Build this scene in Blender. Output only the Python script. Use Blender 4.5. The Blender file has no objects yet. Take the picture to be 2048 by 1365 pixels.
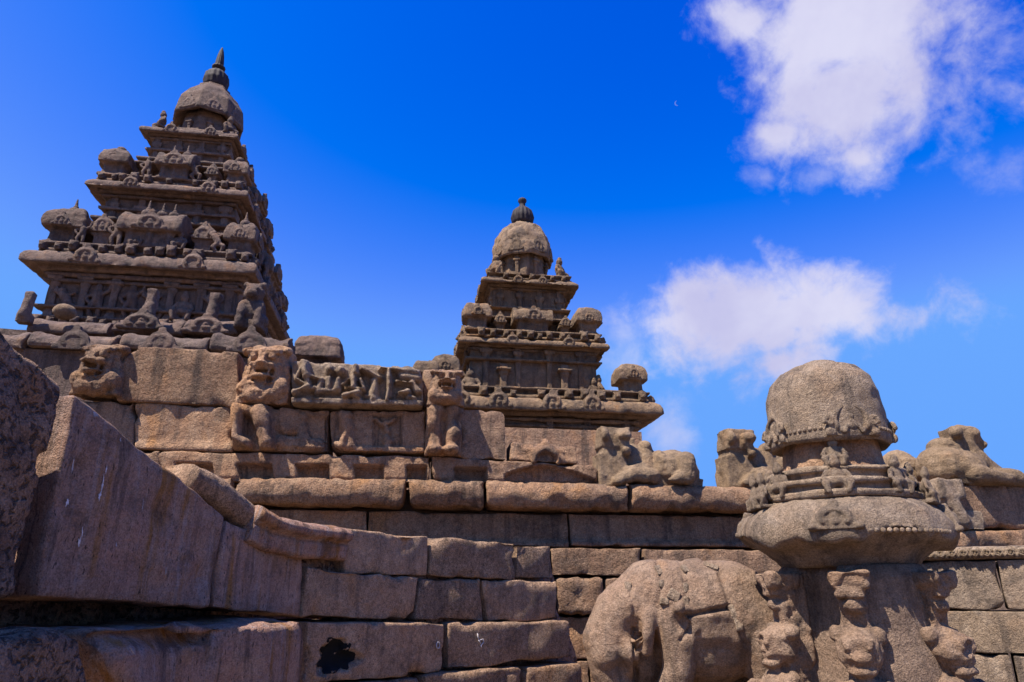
import bpy, bmesh, math, random
import numpy as np
from mathutils import Vector, Matrix, Euler
R = math.radians
scene = bpy.context.scene
col = scene.collection

# ------------------------------------------------------------------ camera
PITCH, YAW, EYE = R(19.86), R(8.3), 1.6
cam_d = bpy.data.cameras.new('camera'); cam = bpy.data.objects.new('camera', cam_d); col.objects.link(cam)
cam.location = (0, 0, EYE); cam.rotation_euler = (R(90) + PITCH, 0, -YAW)
cam_d.sensor_width = 36; cam_d.lens = 24; cam_d.clip_end = 20000; cam_d.clip_start = .05
scene.camera = cam

# ------------------------------------------------------------------ sun, sky, exposure
SUN_AZ, SUN_EL = R(239), R(61)          # azimuth clockwise from +Y
sdir = Vector((math.sin(SUN_AZ) * math.cos(SUN_EL), math.cos(SUN_AZ) * math.cos(SUN_EL), math.sin(SUN_EL)))
sun_d = bpy.data.lights.new('sun', 'SUN'); sun = bpy.data.objects.new('sun', sun_d); col.objects.link(sun)
sun.rotation_euler = (-sdir).to_track_quat('-Z', 'Y').to_euler()
sun.location = (-20, -10, 40)
sun_d.energy = 5.0; sun_d.angle = R(.5); sun_d.color = (1, .92, .8)
SKY_STRENGTH = .057
EXPOSURE = .92
scene.view_settings.view_transform = 'Standard'; scene.view_settings.look = 'None'
scene.view_settings.exposure = EXPOSURE; scene.view_settings.gamma = 1
scene.view_settings.use_curve_mapping = False

FPX = 1365.
_f = np.array([math.sin(YAW) * math.cos(PITCH), math.cos(YAW) * math.cos(PITCH), math.sin(PITCH)])
_r = np.array([math.cos(YAW), -math.sin(YAW), 0]); _u = np.cross(_r, _f); _c = np.array([0, 0, EYE])
def ray(px, py): return _f * FPX + _r * (px - 1024) + _u * (682.5 - py)
def atY(px, py, Y):
    d = ray(px, py); return _c + d * (Y / d[1])
def onplane(px, py, p0, n):
    d = ray(px, py); return _c + d * (np.dot(p0 - _c, n) / np.dot(d, n))
def footH(px, H):
    d = ray(px, 1175); h = np.array([math.sin(YAW), math.cos(YAW), 0])
    p = _c + d * (H / np.dot(d, h)); return p

class NT:                                   # tiny node-tree helper
    def __init__(s, nt): s.nt = nt; nt.nodes.clear()
    def n(s, typ, **kw):
        o = s.nt.nodes.new(typ)
        for k, v in kw.items():
            if k.startswith('i_'):
                key = k[2:]; key = int(key) if key.isdigit() else key
                o.inputs[key].default_value = v
            else: setattr(o, k, v)
        return o
    def l(s, a, b): s.nt.links.new(a, b)
    def math(s, op, a, b=None, c=None, clamp=False):
        o = s.nt.nodes.new('ShaderNodeMath'); o.operation = op; o.use_clamp = clamp
        for i, x in enumerate((a, b, c)):
            if x is None: continue
            if isinstance(x, (int, float)): o.inputs[i].default_value = x
            else: s.l(x, o.inputs[i])
        return o.outputs[0]
    def vmath(s, op, a, b=None):
        o = s.nt.nodes.new('ShaderNodeVectorMath'); o.operation = op
        for i, x in enumerate((a, b)):
            if x is None: continue
            if isinstance(x, (tuple, list, np.ndarray)): o.inputs[i].default_value = tuple(float(q) for q in x)
            else: s.l(x, o.inputs[i])
        return o
    def mix(s, fac, a, b, typ='MIX'):
        o = s.nt.nodes.new('ShaderNodeMix'); o.data_type = 'RGBA'; o.blend_type = typ
        for sock, x in ((o.inputs[0], fac), (o.inputs[6], a), (o.inputs[7], b)):
            if isinstance(x, (int, float)): sock.default_value = x
            elif isinstance(x, (tuple, list)): sock.default_value = (*x, 1) if len(x) == 3 else x
            else: s.l(x, sock)
        return o.outputs[2]
    def ramp(s, fac, lo, hi, a=0., b=1.):
        o = s.nt.nodes.new('ShaderNodeMapRange'); o.interpolation_type = 'SMOOTHSTEP'
        s.l(fac, o.inputs[0]); o.inputs[1].default_value = lo; o.inputs[2].default_value = hi
        o.inputs[3].default_value = a; o.inputs[4].default_value = b
        return o.outputs[0]
    def noise(s, vec, scale, detail=4, rough=.55, dist=0.):
        o = s.nt.nodes.new('ShaderNodeTexNoise'); s.l(vec, o.inputs['Vector'])
        o.inputs['Scale'].default_value = scale; o.inputs['Detail'].default_value = detail
        o.inputs['Roughness'].default_value = rough; o.inputs['Distortion'].default_value = dist
        return o.outputs[0]

def build_world():
    w = bpy.data.worlds.new('World'); scene.world = w; w.use_nodes = True
    t = NT(w.node_tree)
    sky = t.n('ShaderNodeTexSky', sky_type='NISHITA', sun_disc=False, sun_elevation=SUN_EL, sun_rotation=SUN_AZ)
    sky.air_density = 1.0; sky.dust_density = .25; sky.ozone_density = 1.5
    # deep saturated rendering of the sky colour, channel by channel
    sp = t.n('ShaderNodeSeparateColor'); t.l(sky.outputs[0], sp.inputs[0])
    rr = t.math('SMOOTH_MIN', t.math('MAXIMUM', t.math('MULTIPLY', t.math('SUBTRACT', sp.outputs[0], 1.08), 3.2), 0.), 1.3, .6)
    gg = t.math('SMOOTH_MIN', t.math('MULTIPLY', t.math('POWER', t.math('DIVIDE', sp.outputs[1], 1.75), 2.4), 1.45), 3.6, 1.2)
    bb = t.math('SMOOTH_MIN', t.math('MULTIPLY', sp.outputs[2], 2.6), 9.2, 2.)
    cb = t.n('ShaderNodeCombineColor'); t.l(rr, cb.inputs[0]); t.l(gg, cb.inputs[1]); t.l(bb, cb.inputs[2])
    skyc = cb.outputs[0]
    D = t.n('ShaderNodeTexCoord').outputs['Generated']
    D = t.vmath('NORMALIZE', D).outputs[0]
    def cloud_mask(px, py, blobs, seed, edge):
        c = ray(px, py); c = c / np.linalg.norm(c)
        rt = np.cross(c, [0, 0, 1]); rt /= np.linalg.norm(rt); up = np.cross(rt, c)
        dc = t.math('MAXIMUM', t.vmath('DOT_PRODUCT', D, c).outputs['Value'], .05)
        a = t.math('DIVIDE', t.vmath('DOT_PRODUCT', D, rt).outputs['Value'], dc)
        b = t.math('DIVIDE', t.vmath('DOT_PRODUCT', D, up).outputs['Value'], dc)
        front = t.math('GREATER_THAN', t.vmath('DOT_PRODUCT', D, c).outputs['Value'], .5)
        m = None
        for (x, y, rx, ry, st) in blobs:
            d = ray(x, y); d = d / np.dot(d, c)
            ca, cb = float(np.dot(d, rt)), float(np.dot(d, up))
            ex = t.math('DIVIDE', t.math('SUBTRACT', a, ca), rx / FPX); ey = t.math('DIVIDE', t.math('SUBTRACT', b, cb), ry / FPX)
            q = t.math('SQRT', t.math('ADD', t.math('MULTIPLY', ex, ex), t.math('MULTIPLY', ey, ey)))
            v = t.math('MULTIPLY', t.math('SUBTRACT', 1, q), st)
            m = v if m is None else t.math('MAXIMUM', m, v)
        off = t.vmath('ADD', D, (seed, seed * .7, seed * .3)).outputs[0]
        n1 = t.noise(off, 8, 9, .6, .35); n2 = t.noise(off, 26, 5, .6, .3)
        nn = t.math('ADD', t.math('MULTIPLY', t.math('SUBTRACT', n1, .5), 2.1), t.math('MULTIPLY', t.math('SUBTRACT', n2, .5), .9))
        d = t.math('ADD', m, nn)
        return t.math('MULTIPLY', t.ramp(d, -.08, edge), front)
    m1 = cloud_mask(1690, 120, [(1680, 60, 210, 170, 1.3), (1680, 190, 170, 150, 1.25), (1500, 40, 110, 65, .8), (1570, 265, 95, 55, .85), (1725, 320, 62, 60, 1.0), (1850, 80, 130, 110, .34)], 3.1, .85)
    m2 = cloud_mask(1500, 660, [(1470, 640, 185, 115, 1.2), (1390, 590, 85, 70, .9), (1600, 620, 160, 75, .85), (1760, 640, 120, 50, .45), (1520, 730, 170, 60, .7), (1340, 700, 90, 70, .5)], 7.7, .75)
    m3 = cloud_mask(1300, 780, [(1240, 690, 60, 90, .3), (1330, 860, 60, 60, .55), (1640, 360, 60, 35, .4), (1523, 358, 30, 34, .42), (1566, 403, 20, 16, .3), (1980, 335, 40, 30, .25)], 1.4, .9)
    m = t.math('MAXIMUM', t.math('MAXIMUM', m1, m2), t.math('MULTIPLY', m3, .6))
    m = t.math('MULTIPLY', m, .95)
    cn = t.noise(D, 6, 5, .55, .2)
    cc = t.mix(t.ramp(cn, .3, .7), (5.3, 5.2, 7.6), (7.0, 6.9, 8.6))
    out = t.mix(m, skyc, cc)
    # thin day moon
    c = ray(1354, 207); c /= np.linalg.norm(c)
    o = ray(1356.5, 206); o /= np.linalg.norm(o)
    i1 = t.math('GREATER_THAN', t.vmath('DOT_PRODUCT', D, c).outputs['Value'], math.cos(4.6 / FPX))
    i2 = t.math('LESS_THAN', t.vmath('DOT_PRODUCT', D, o).outputs['Value'], math.cos(4.6 / FPX))
    out = t.mix(t.math('MULTIPLY', t.math('MULTIPLY', i1, i2), .2), out, (6, 6, 6.5))
    bg = t.n('ShaderNodeBackground'); bg.inputs[1].default_value = SKY_STRENGTH; t.l(out, bg.inputs[0])
    t.l(bg.outputs[0], t.n('ShaderNodeOutputWorld').inputs[0])
build_world()

# ------------------------------------------------------------------ noise
def _hash(x, y, z, seed):
    h = (x.astype(np.uint32) * np.uint32(374761393) + y.astype(np.uint32) * np.uint32(668265263)
         + z.astype(np.uint32) * np.uint32(2246822519) + np.uint32((seed * 3266489917) & 0xffffffff))
    h = (h ^ (h >> np.uint32(15))) * np.uint32(2246822519); h = (h ^ (h >> np.uint32(13))) * np.uint32(3266489917)
    h = h ^ (h >> np.uint32(16)); return h.astype(np.float64) / 2147483647.5 - 1.
def vnoise(P, seed=0):
    I = np.floor(P).astype(np.int64); f = P - I; f = f * f * f * (f * (f * 6 - 15) + 10)
    r = 0
    for dx in (0, 1):
        wx = f[:, 0] if dx else 1 - f[:, 0]
        for dy in (0, 1):
            wy = f[:, 1] if dy else 1 - f[:, 1]
            for dz in (0, 1):
                wz = f[:, 2] if dz else 1 - f[:, 2]
                r = r + wx * wy * wz * _hash(I[:, 0] + dx, I[:, 1] + dy, I[:, 2] + dz, seed)
    return r
_rot = np.array(Euler((.6, 1.1, .4)).to_matrix())
def fbm(P, freq, octaves=3, seed=0, gain=.5):
    Q = np.asarray(P, float) * freq; a = 1.; s = 0; tot = 0
    for k in range(octaves):
        s = s + a * vnoise(Q + 17.3 * k, seed + k); tot += a; a *= gain; Q = (Q @ _rot.T) * 2.03
    return s / tot * 1.4

# ------------------------------------------------------------------ mesh / object helpers
def mesh_from(name, V, Fc, smooth=True):
    me = bpy.data.meshes.new(name)
    me.from_pydata(np.asarray(V, float).tolist() if isinstance(V, np.ndarray) else V, [], Fc)
    me.update()
    if smooth: me.polygons.foreach_set('use_smooth', [True] * len(me.polygons))
    return me
def getv(me):
    a = np.empty(len(me.vertices) * 3); me.vertices.foreach_get('co', a); return a.reshape(-1, 3)
def setv(me, V):
    me.vertices.foreach_set('co', np.asarray(V, float).ravel()); me.update()
def normals(me):
    a = np.empty(len(me.vertices) * 3); me.vertex_normals.foreach_get('vector', a); return a.reshape(-1, 3)
def weather(me, amp, freq, seed=0, octaves=3, chip=0., chip_freq=None):
    """push a surface in and out along its normals like worn stone; chip > 0 also knocks shallow pieces off"""
    V = getv(me); N = normals(me)
    d = amp * fbm(V, freq, octaves, seed)
    if chip:
        c = fbm(V, chip_freq or freq * .6, 2, seed + 40)
        d = d - chip * np.clip((c - .25) / .35, 0, 1)
    setv(me, V + N * d[:, None]); return me
def thing(name, loc, label, cat, group=None):
    o = bpy.data.objects.new(name, None); col.objects.link(o); o.location = loc; o.empty_display_size = .3
    o['label'] = label; o['category'] = cat
    if group: o['group'] = group
    return o
def wloc(o):
    v = Vector(o.location)
    while o.parent:
        o = o.parent; v += Vector(o.location)
    return v
def part(name, me, mat, parent=None, M=None):
    """link a mesh; its vertices (or M) are in world space and stay there whatever the parent"""
    o = bpy.data.objects.new(name, me); col.objects.link(o)
    if mat is not None:
        if not me.materials: me.materials.append(mat)
        elif me.materials[0] is not mat:
            o.material_slots[0].link = 'OBJECT'; o.material_slots[0].material = mat
    M = M or Matrix()
    if parent is not None:
        o.parent = parent
        M = WM[parent.name].inverted() @ M if parent.name in WM else Matrix.Translation(-Vector(parent.location)) @ M
    loc, rot, sc = M.decompose(); o.location = loc; o.rotation_euler = rot.to_euler(); o.scale = sc
    WM[o.name] = (WM[parent.name] if parent is not None and parent.name in WM else (Matrix.Translation(parent.location) if parent is not None else Matrix())) @ Matrix.LocRotScale(loc, rot, sc)
    return o
WM = {}
def tag(o, label, cat, group=None):
    o['label'] = label; o['category'] = cat
    if group: o['group'] = group
    return o
def TRS(loc, rz=0., s=1., rx=0., ry=0.):
    s = (s, s, s) if isinstance(s, (int, float)) else s
    return Matrix.Translation(Vector(loc)) @ Euler((rx, ry, rz)).to_matrix().to_4x4() @ Matrix.Diagonal((*s, 1))

# ------------------------------------------------------------------ stone blocks
def spaced(L, r, step):
    n = max(2, int(round((L - 2 * r) / step)))
    mid = np.linspace(r, L - r, n + 1)
    return np.concatenate([[0, r * .35], mid, [L - r * .35, L]])
def block(name, parent, mat, quad, back, r=.03, step=.05, amp=.008, freq=5., seed=0, chip=.0, carve=None, nz=4, edge_wear=1.):
    """quad: BL, BR, TR, TL front corners; back: vector into the wall. carve(s,t in 0..1 arrays)->height out of the face"""
    A, B, Cc, Dd = [np.asarray(q, float) for q in quad]; back = np.asarray(back, float)
    Lx = (np.linalg.norm(B - A) + np.linalg.norm(Cc - Dd)) / 2; Ly = (np.linalg.norm(Dd - A) + np.linalg.norm(Cc - B)) / 2
    Lz = np.linalg.norm(back); bn = back / Lz
    r = min(r, Lx * .3, Ly * .3)
    S, T = spaced(Lx, r, step), spaced(Ly, r, step); nx, ny = len(S), len(T)
    g = np.array([(s, t, 0.) for t in T for s in S])
    idx = lambda i, j: j * nx + i
    per = [idx(i, 0) for i in range(nx)] + [idx(nx - 1, j) for j in range(1, ny)] + [idx(i, ny - 1) for i in range(nx - 2, -1, -1)] + [idx(0, j) for j in range(ny - 2, 0, -1)]
    W = [r * .35, r] + list(np.linspace(r, Lz, nz + 1)[1:])
    rings = []; verts = [g]; base = len(g)
    for w in W:
        q = g[per].copy(); q[:, 2] = w; verts.append(q); rings.append(list(range(base, base + len(per)))); base += len(per)
    Pp = np.vstack(verts)
    faces = [(idx(i, j), idx(i + 1, j), idx(i + 1, j + 1), idx(i, j + 1)) for j in range(ny - 1) for i in range(nx - 1)]
    prev = per
    for ring in rings:
        n = len(ring)
        faces += [(prev[k], ring[k], ring[(k + 1) % n], prev[(k + 1) % n]) for k in range(n)]
        prev = ring
    faces.append(tuple(reversed(prev)))
    wear = 1 + edge_wear * .9 * fbm(Pp + seed * 3.1, 2.2 / max(.2, min(Lx, Ly)), 2, seed + 9)
    sp_ = fbm(Pp * (1, 1, 0) + seed * 7.7, 5., 2, seed + 19); wear = np.maximum(wear * .8, .3) + 3.0 * edge_wear * np.clip((sp_ - .3) / .25, 0, 1)
    rr = np.clip(r * wear, r * .25, min(Lx, Ly) * .3)
    q = Pp.copy()
    q[:, 0] = np.clip(Pp[:, 0], rr, Lx - rr); q[:, 1] = np.clip(Pp[:, 1], rr, Ly - rr); q[:, 2] = np.maximum(Pp[:, 2], rr)
    d = Pp - q; L = np.linalg.norm(d, axis=1); k = L > 1e-6
    Pp[k] = q[k] + d[k] / L[k, None] * rr[k, None]
    u, v = Pp[:, 0] / Lx, Pp[:, 1] / Ly
    pos = ((1 - u) * (1 - v))[:, None] * A + (u * (1 - v))[:, None] * B + (u * v)[:, None] * Cc + ((1 - u) * v)[:, None] * Dd
    pos = pos + Pp[:, 2:3] * bn
    if carve is not None:
        nf = len(g); h = np.zeros(len(pos)); h[:nf] = carve(u[:nf], v[:nf])
        edge = np.minimum(np.minimum(u, 1 - u) * Lx, np.minimum(v, 1 - v) * Ly)
        h *= np.clip(edge / (.4 * r + 1e-6), 0, 1)
        pos = pos - h[:, None] * bn
    me = mesh_from(name, pos, faces)
    weather(me, amp, freq, seed, 3, chip)
    return part(name, me, mat, parent)
def wallq(Y, x0, x1, z0, z1, dz=(0, 0, 0, 0), dx=(0, 0, 0, 0)):
    return [(x0 + dx[0], Y, z0 + dz[0]), (x1 + dx[1], Y, z0 + dz[1]), (x1 + dx[2], Y, z1 + dz[2]), (x0 + dx[3], Y, z1 + dz[3])]
def capsules(strokes, blend=.5):
    """relief height from strokes (x0,y0,x1,y1,r0,r1,h): rounded ridges joined together"""
    def f(x, y):
        H = np.zeros_like(x)
        for (x0, y0, x1, y1, r0, r1, h) in strokes:
            dx, dy = x1 - x0, y1 - y0; L = dx * dx + dy * dy
            t = np.clip(((x - x0) * dx + (y - y0) * dy) / L, 0, 1) if L > 1e-9 else np.zeros_like(x)
            d = np.hypot(x - x0 - t * dx, y - y0 - t * dy); rr = r0 + (r1 - r0) * t
            H = np.maximum(H, h * np.sqrt(np.clip(1 - (d / rr) ** 2, 0, 1)))
        return H
    return f

# ------------------------------------------------------------------ sculpting: primitives fused by a voxel remesh
class Sculpt:
    def __init__(s): s.V = []; s.F = []
    def add(s, V, F):
        b = len(s.V); s.V += [tuple(map(float, v)) for v in V]; s.F += [tuple(i + b for i in f) for f in F]
    def ell(s, c, r, rot=(0, 0, 0), seg=14):
        r = (r, r, r) if isinstance(r, (int, float)) else r
        M = np.array(Euler(rot).to_matrix()); n = seg // 2 + 1; V = []; F = []
        for i in range(1, n):
            th = math.pi * i / n
            for j in range(seg):
                ph = 2 * math.pi * j / seg; V.append((math.sin(th) * math.cos(ph), math.sin(th) * math.sin(ph), math.cos(th)))
        V += [(0, 0, 1), (0, 0, -1)]
        for i in range(n - 2):
            for j in range(seg): F.append((i * seg + j, (i + 1) * seg + j, (i + 1) * seg + (j + 1) % seg, i * seg + (j + 1) % seg))
        T, Bo = len(V) - 2, len(V) - 1
        for j in range(seg): F.append((T, j, (j + 1) % seg)); F.append((Bo, (n - 2) * seg + (j + 1) % seg, (n - 2) * seg + j))
        s.add((np.array(V) * np.array(r)) @ M.T + np.array(c), F)
    def cap(s, pts, radii, seg=12, flat=1.):
        pts = [np.array(p, float) for p in pts]
        for p, r in zip(pts, radii): s.ell(p, r, seg=seg)
        for (p, q, a, b) in zip(pts, pts[1:], radii, radii[1:]):
            d = q - p; L = np.linalg.norm(d)
            if L < 1e-6: continue
            d /= L; x = np.cross(d, [0, 0, 1.]); 
            if np.linalg.norm(x) < .01: x = np.cross(d, [0, 1., 0])
            x /= np.linalg.norm(x); y = np.cross(d, x); V = []
            for (o, r) in ((p, a), (q, b)):
                for j in range(seg):
                    an = 2 * math.pi * j / seg; V.append(o + r * (x * math.cos(an) + y * math.sin(an)))
            s.add(V, [(j, (j + 1) % seg, seg + (j + 1) % seg, seg + j) for j in range(seg)] + [tuple(reversed(range(seg))), tuple(range(seg, 2 * seg))])
    def box(s, c, size, rot=(0, 0, 0), top=(1, 1)):
        M = np.array(Euler(rot).to_matrix()); h = np.array(size) / 2; V = []
        for z in (-1, 1):
            k = np.array(top) if z > 0 else np.array((1, 1))
            for (x, y) in ((-1, -1), (1, -1), (1, 1), (-1, 1)): V.append((x * h[0] * k[0], y * h[1] * k[1], z * h[2]))
        s.add(np.array(V) @ M.T + np.array(c), [(3, 2, 1, 0), (4, 5, 6, 7), (0, 1, 5, 4), (1, 2, 6, 5), (2, 3, 7, 6), (3, 0, 4, 7)])
    def prism(s, poly, a, b, axis='y'):
        """poly in the plane across the axis: axis 'y' -> (x,z), axis 'x' -> (y,z), axis 'z' -> (x,y)"""
        n = len(poly); V = []
        for w in (a, b):
            for (p, q) in poly: V.append({'y': (p, w, q), 'x': (w, p, q), 'z': (p, q, w)}[axis])
        s.add(V, [tuple(range(n)), tuple(reversed(range(n, 2 * n)))] + [(i, n + i, n + (i + 1) % n, (i + 1) % n) for i in range(n)])
    def lathe(s, prof, c=(0, 0, 0), seg=28, power=0):
        V = []; F = []; n = len(prof)
        for (r, z) in prof:
            for j in range(seg):
                an = 2 * math.pi * j / seg; k = 1.
                if power: k = 1 / (abs(math.cos(an)) ** power + abs(math.sin(an)) ** power) ** (1 / power)
                V.append((c[0] + r * k * math.cos(an), c[1] + r * k * math.sin(an), c[2] + z))
        for i in range(n - 1):
            for j in range(seg): F.append((i * seg + j, i * seg + (j + 1) % seg, (i + 1) * seg + (j + 1) % seg, (i + 1) * seg + j))
        F.append(tuple(reversed(range(seg)))); F.append(tuple(range((n - 1) * seg, n * seg)))
        s.add(V, F)
    def done(s, name, voxel, smooth=4, amp=0., freq=8., seed=0, octaves=3, chip=0.):
        me = bpy.data.meshes.new(name); me.from_pydata(s.V, [], s.F); me.update()
        bm = bmesh.new(); bm.from_mesh(me); bmesh.ops.recalc_face_normals(bm, faces=bm.faces); bm.to_mesh(me); bm.free()
        o = bpy.data.objects.new('tmp', me); col.objects.link(o)
        m = o.modifiers.new('r', 'REMESH'); m.mode = 'VOXEL'; m.voxel_size = voxel
        if smooth:
            m = o.modifiers.new('s', 'SMOOTH'); m.factor = .5; m.iterations = smooth
        dg = bpy.context.evaluated_depsgraph_get(); dg.update()
        out = bpy.data.meshes.new_from_object(o.evaluated_get(dg)); out.name = name
        bpy.data.objects.remove(o); bpy.data.meshes.remove(me)
        out.polygons.foreach_set('use_smooth', [True] * len(out.polygons)); out.update()
        if amp: weather(out, amp, freq, seed, octaves, chip)
        return out
def polar(name, prof, rfun=None, seg=96, amp=0., freq=4., seed=0, chip=0., zfun=None):
    """closed turned shape: prof [(r,z)...] bottom to top; rfun(angle, i)->factor"""
    V = []; F = []; n = len(prof)
    for i, (r, z) in enumerate(prof):
        for j in range(seg):
            an = 2 * math.pi * j / seg; k = rfun(an, i) if rfun else 1
            V.append((r * k * math.cos(an), r * k * math.sin(an), z + (zfun(an, i) if zfun else 0)))
    for i in range(n - 1):
        for j in range(seg): F.append((i * seg + j, i * seg + (j + 1) % seg, (i + 1) * seg + (j + 1) % seg, (i + 1) * seg + j))
    F.append(tuple(reversed(range(seg)))); F.append(tuple(range((n - 1) * seg, n * seg)))
    me = mesh_from(name, np.array(V), F)
    if amp: weather(me, amp, freq, seed, 3, chip)
    return me
def resample(pts, step):
    out = [pts[0]]
    for a, b in zip(pts, pts[1:]):
        n = max(1, int(math.hypot(b[0] - a[0], b[1] - a[1]) / step))
        out += [(a[0] + (b[0] - a[0]) * k / n, a[1] + (b[1] - a[1]) * k / n) for k in range(1, n + 1)]
    return out
def octo(k):
    def f(an, i):
        a = (an % (math.pi / 4)) - math.pi / 8; return 1 - k + k * math.cos(math.pi / 8) / math.cos(a)
    return f

# ------------------------------------------------------------------ stone materials
def stone(name, a, b, c, scale=1., speck=.35, bump=.5, streak=.35, dark=.4, pits=0., var=.16, orange=.25, runs=0.):
    m = bpy.data.materials.new(name); m.use_nodes = True; t = NT(m.node_tree)
    P = t.n('ShaderNodeTexCoord').outputs['Object']
    rnd = t.n('ShaderNodeObjectInfo').outputs['Random']
    off = t.n('ShaderNodeCombineXYZ'); t.l(t.math('MULTIPLY', rnd, 37.), off.inputs[0]); t.l(t.math('MULTIPLY', rnd, 91.), off.inputs[1])
    P = t.vmath('ADD', P, off.outputs[0]).outputs[0]
    n1 = t.noise(P, 1.1 * scale, 5, .6); n2 = t.noise(P, 4.5 * scale, 6, .65, .4); n3 = t.noise(P, 70 * scale, 3, .6); n4 = t.noise(P, 24 * scale, 4, .6)
    colr = t.mix(t.ramp(n1, .35, .65), a, b)
    colr = t.mix(t.ramp(n2, .42, .68), colr, c)
    n5 = t.noise(P, 2.1 * scale, 3, .5, .6)
    colr = t.mix(t.ramp(n5, .56, .72, 0, orange), colr, (.42, .2, .075))
    r2 = t.math('FRACT', t.math('MULTIPLY', rnd, 7.31))
    colr = t.mix(t.math('MULTIPLY', r2, .35), colr, tuple(.5 * (x + y) for x, y in zip(b, (.25, .205, .18))))
    st = t.vmath('MULTIPLY', P, (6 * scale, 6 * scale, .55 * scale)).outputs[0]
    ns = t.noise(st, 1., 5, .65, .3)
    colr = t.mix(t.ramp(ns, .5, .66, 0, streak), colr, (.045, .036, .034))
    if runs:
        s2 = t.vmath('MULTIPLY', P, (9 * scale, 9 * scale, .5 * scale)).outputs[0]
        colr = t.mix(t.ramp(t.noise(s2, 1., 6, .65, .4), .5, .66, 0, runs), colr, (.40, .29, .25))
        s3 = t.vmath('MULTIPLY', P, (4 * scale, 4 * scale, .35 * scale)).outputs[0]
        colr = t.mix(t.ramp(t.noise(s3, 1., 5, .6, .3), .54, .68, 0, runs), colr, (.33, .155, .05))
        s4 = t.vmath('MULTIPLY', P, (46 * scale, 46 * scale, 16 * scale)).outputs[0]
        colr = t.mix(t.ramp(t.noise(s4, 1., 2, .5), .64, .72, 0, .8), colr, (.03, .022, .02))
    nd = t.noise(P, 2.8 * scale, 8, .7, .3)
    colr = t.mix(t.ramp(nd, .5, .68, 0, dark), colr, (.05, .042, .04))
    g = t.math('ADD', t.math('MULTIPLY', t.math('SUBTRACT', n3, .5), speck * 3.2), t.math('MULTIPLY', t.math('SUBTRACT', n4, .5), speck * 1.8))
    val = t.math('ADD', 1., t.math('ADD', g, t.math('MULTIPLY', t.math('SUBTRACT', rnd, .5), var * 2)))
    b1 = t.noise(P, 11 * scale, 9, .72); ch = t.noise(t.vmath('MULTIPLY', P, (34 * scale, 34 * scale, 9 * scale)).outputs[0], 1., 3, .6, .8)
    hgt = t.math('ADD', t.math('ADD', t.math('MULTIPLY', b1, 1.), t.math('MULTIPLY', n3, .3)), t.math('MULTIPLY', ch, .25))
    if pits:
        vo = t.noise(P, 20 * scale, 3, .55, .5)
        pit = t.ramp(vo, .52, .66); colr = t.mix(t.math('MULTIPLY', pit, .7), colr, (.04, .03, .028)); hgt = t.math('SUBTRACT', hgt, t.math('MULTIPLY', pit, pits))
    hv = t.n('ShaderNodeHueSaturation', i_Saturation=1.04); t.l(colr, hv.inputs['Color']); t.l(t.math('MAXIMUM', val, .12), hv.inputs['Value'])
    bp = t.n('ShaderNodeBump', i_Strength=bump, i_Distance=.085 / scale); t.l(hgt, bp.inputs['Height'])
    bs = t.n('ShaderNodeBsdfPrincipled', i_Roughness=.88); bs.inputs['Specular IOR Level'].default_value = .25
    t.l(hv.outputs[0], bs.inputs['Base Color']); t.l(bp.outputs[0], bs.inputs['Normal'])
    t.l(bs.outputs[0], t.n('ShaderNodeOutputMaterial').inputs[0])
    return m
M_WALL = stone('wall_granite', (.36, .205, .12), (.265, .158, .10), (.39, .25, .16), 1., .6, .9, streak=.6, dark=.55, var=.2, orange=.6)
M_BIG = stone('great_tower_granite', (.175, .115, .092), (.12, .08, .07), (.215, .15, .12), .8, .4, .85, streak=.5, dark=.75, var=.2)  # same stone as the walls; purplish skylight is put into its colour
M_SMALL = stone('lesser_tower_granite', (.225, .145, .085), (.155, .10, .065), (.275, .185, .115), .9, .4, .85, streak=.5, dark=.7, var=.2, orange=.35)
M_PALE = stone('pale_weathered_granite', (.32, .23, .16), (.255, .18, .125), (.36, .27, .2), 1.6, .55, .9, streak=.5, dark=.5, orange=.15)
M_PINK = stone('pink_granite', (.29, .185, .125), (.22, .145, .10), (.33, .225, .16), 1.4, .55, .85, streak=.4, dark=.45, orange=.2)
M_TANK = stone('tank_wall_granite', (.39, .235, .145), (.29, .185, .12), (.44, .285, .185), 1.6, .8, .9, streak=.4, dark=.5, var=.24, orange=.4)
M_ROUGH = stone('rough_pitted_granite', (.36, .215, .15), (.26, .16, .115), (.45, .29, .2), 1.5, .6, 1., streak=.2, dark=.8, pits=1.8, orange=.4)
M_SLAB = stone('stained_slab_granite', (.46, .255, .185), (.36, .21, .15), (.5, .31, .225), 1.6, .5, .9, streak=.6, dark=.5, orange=.5, runs=.9)
M_BULL = stone('bull_granite', (.29, .19, .105), (.22, .145, .085), (.33, .225, .14), 1.5, .4, .8, streak=.3, dark=.55)
M_GROUND = stone('sandy_ground', (.17, .115, .07), (.14, .098, .062), (.19, .13, .08), 1.2, .3, .4, streak=0, dark=.15)
def plain(name, c, rough=.6):
    m = bpy.data.materials.new(name); m.use_nodes = True; t = NT(m.node_tree)
    P = t.n('ShaderNodeTexCoord').outputs['Object']; n = t.noise(P, 9, 5, .6)
    bs = t.n('ShaderNodeBsdfPrincipled', i_Roughness=rough); bs.inputs['Specular IOR Level'].default_value = .35
    t.l(t.mix(t.ramp(n, .3, .7), tuple(x * .6 for x in c), tuple(min(1, x * 1.5) for x in c)), bs.inputs['Base Color'])
    bp = t.n('ShaderNodeBump', i_Strength=.3, i_Distance=.02); t.l(n, bp.inputs['Height']); t.l(bp.outputs[0], bs.inputs['Normal'])
    t.l(bs.outputs[0], t.n('ShaderNodeOutputMaterial').inputs[0]); return m
M_BLACK = plain('black_stone_finial', (.022, .016, .02), .75)
M_LIME = plain('white_lime_marks', (.42, .38, .39), .95)
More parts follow.
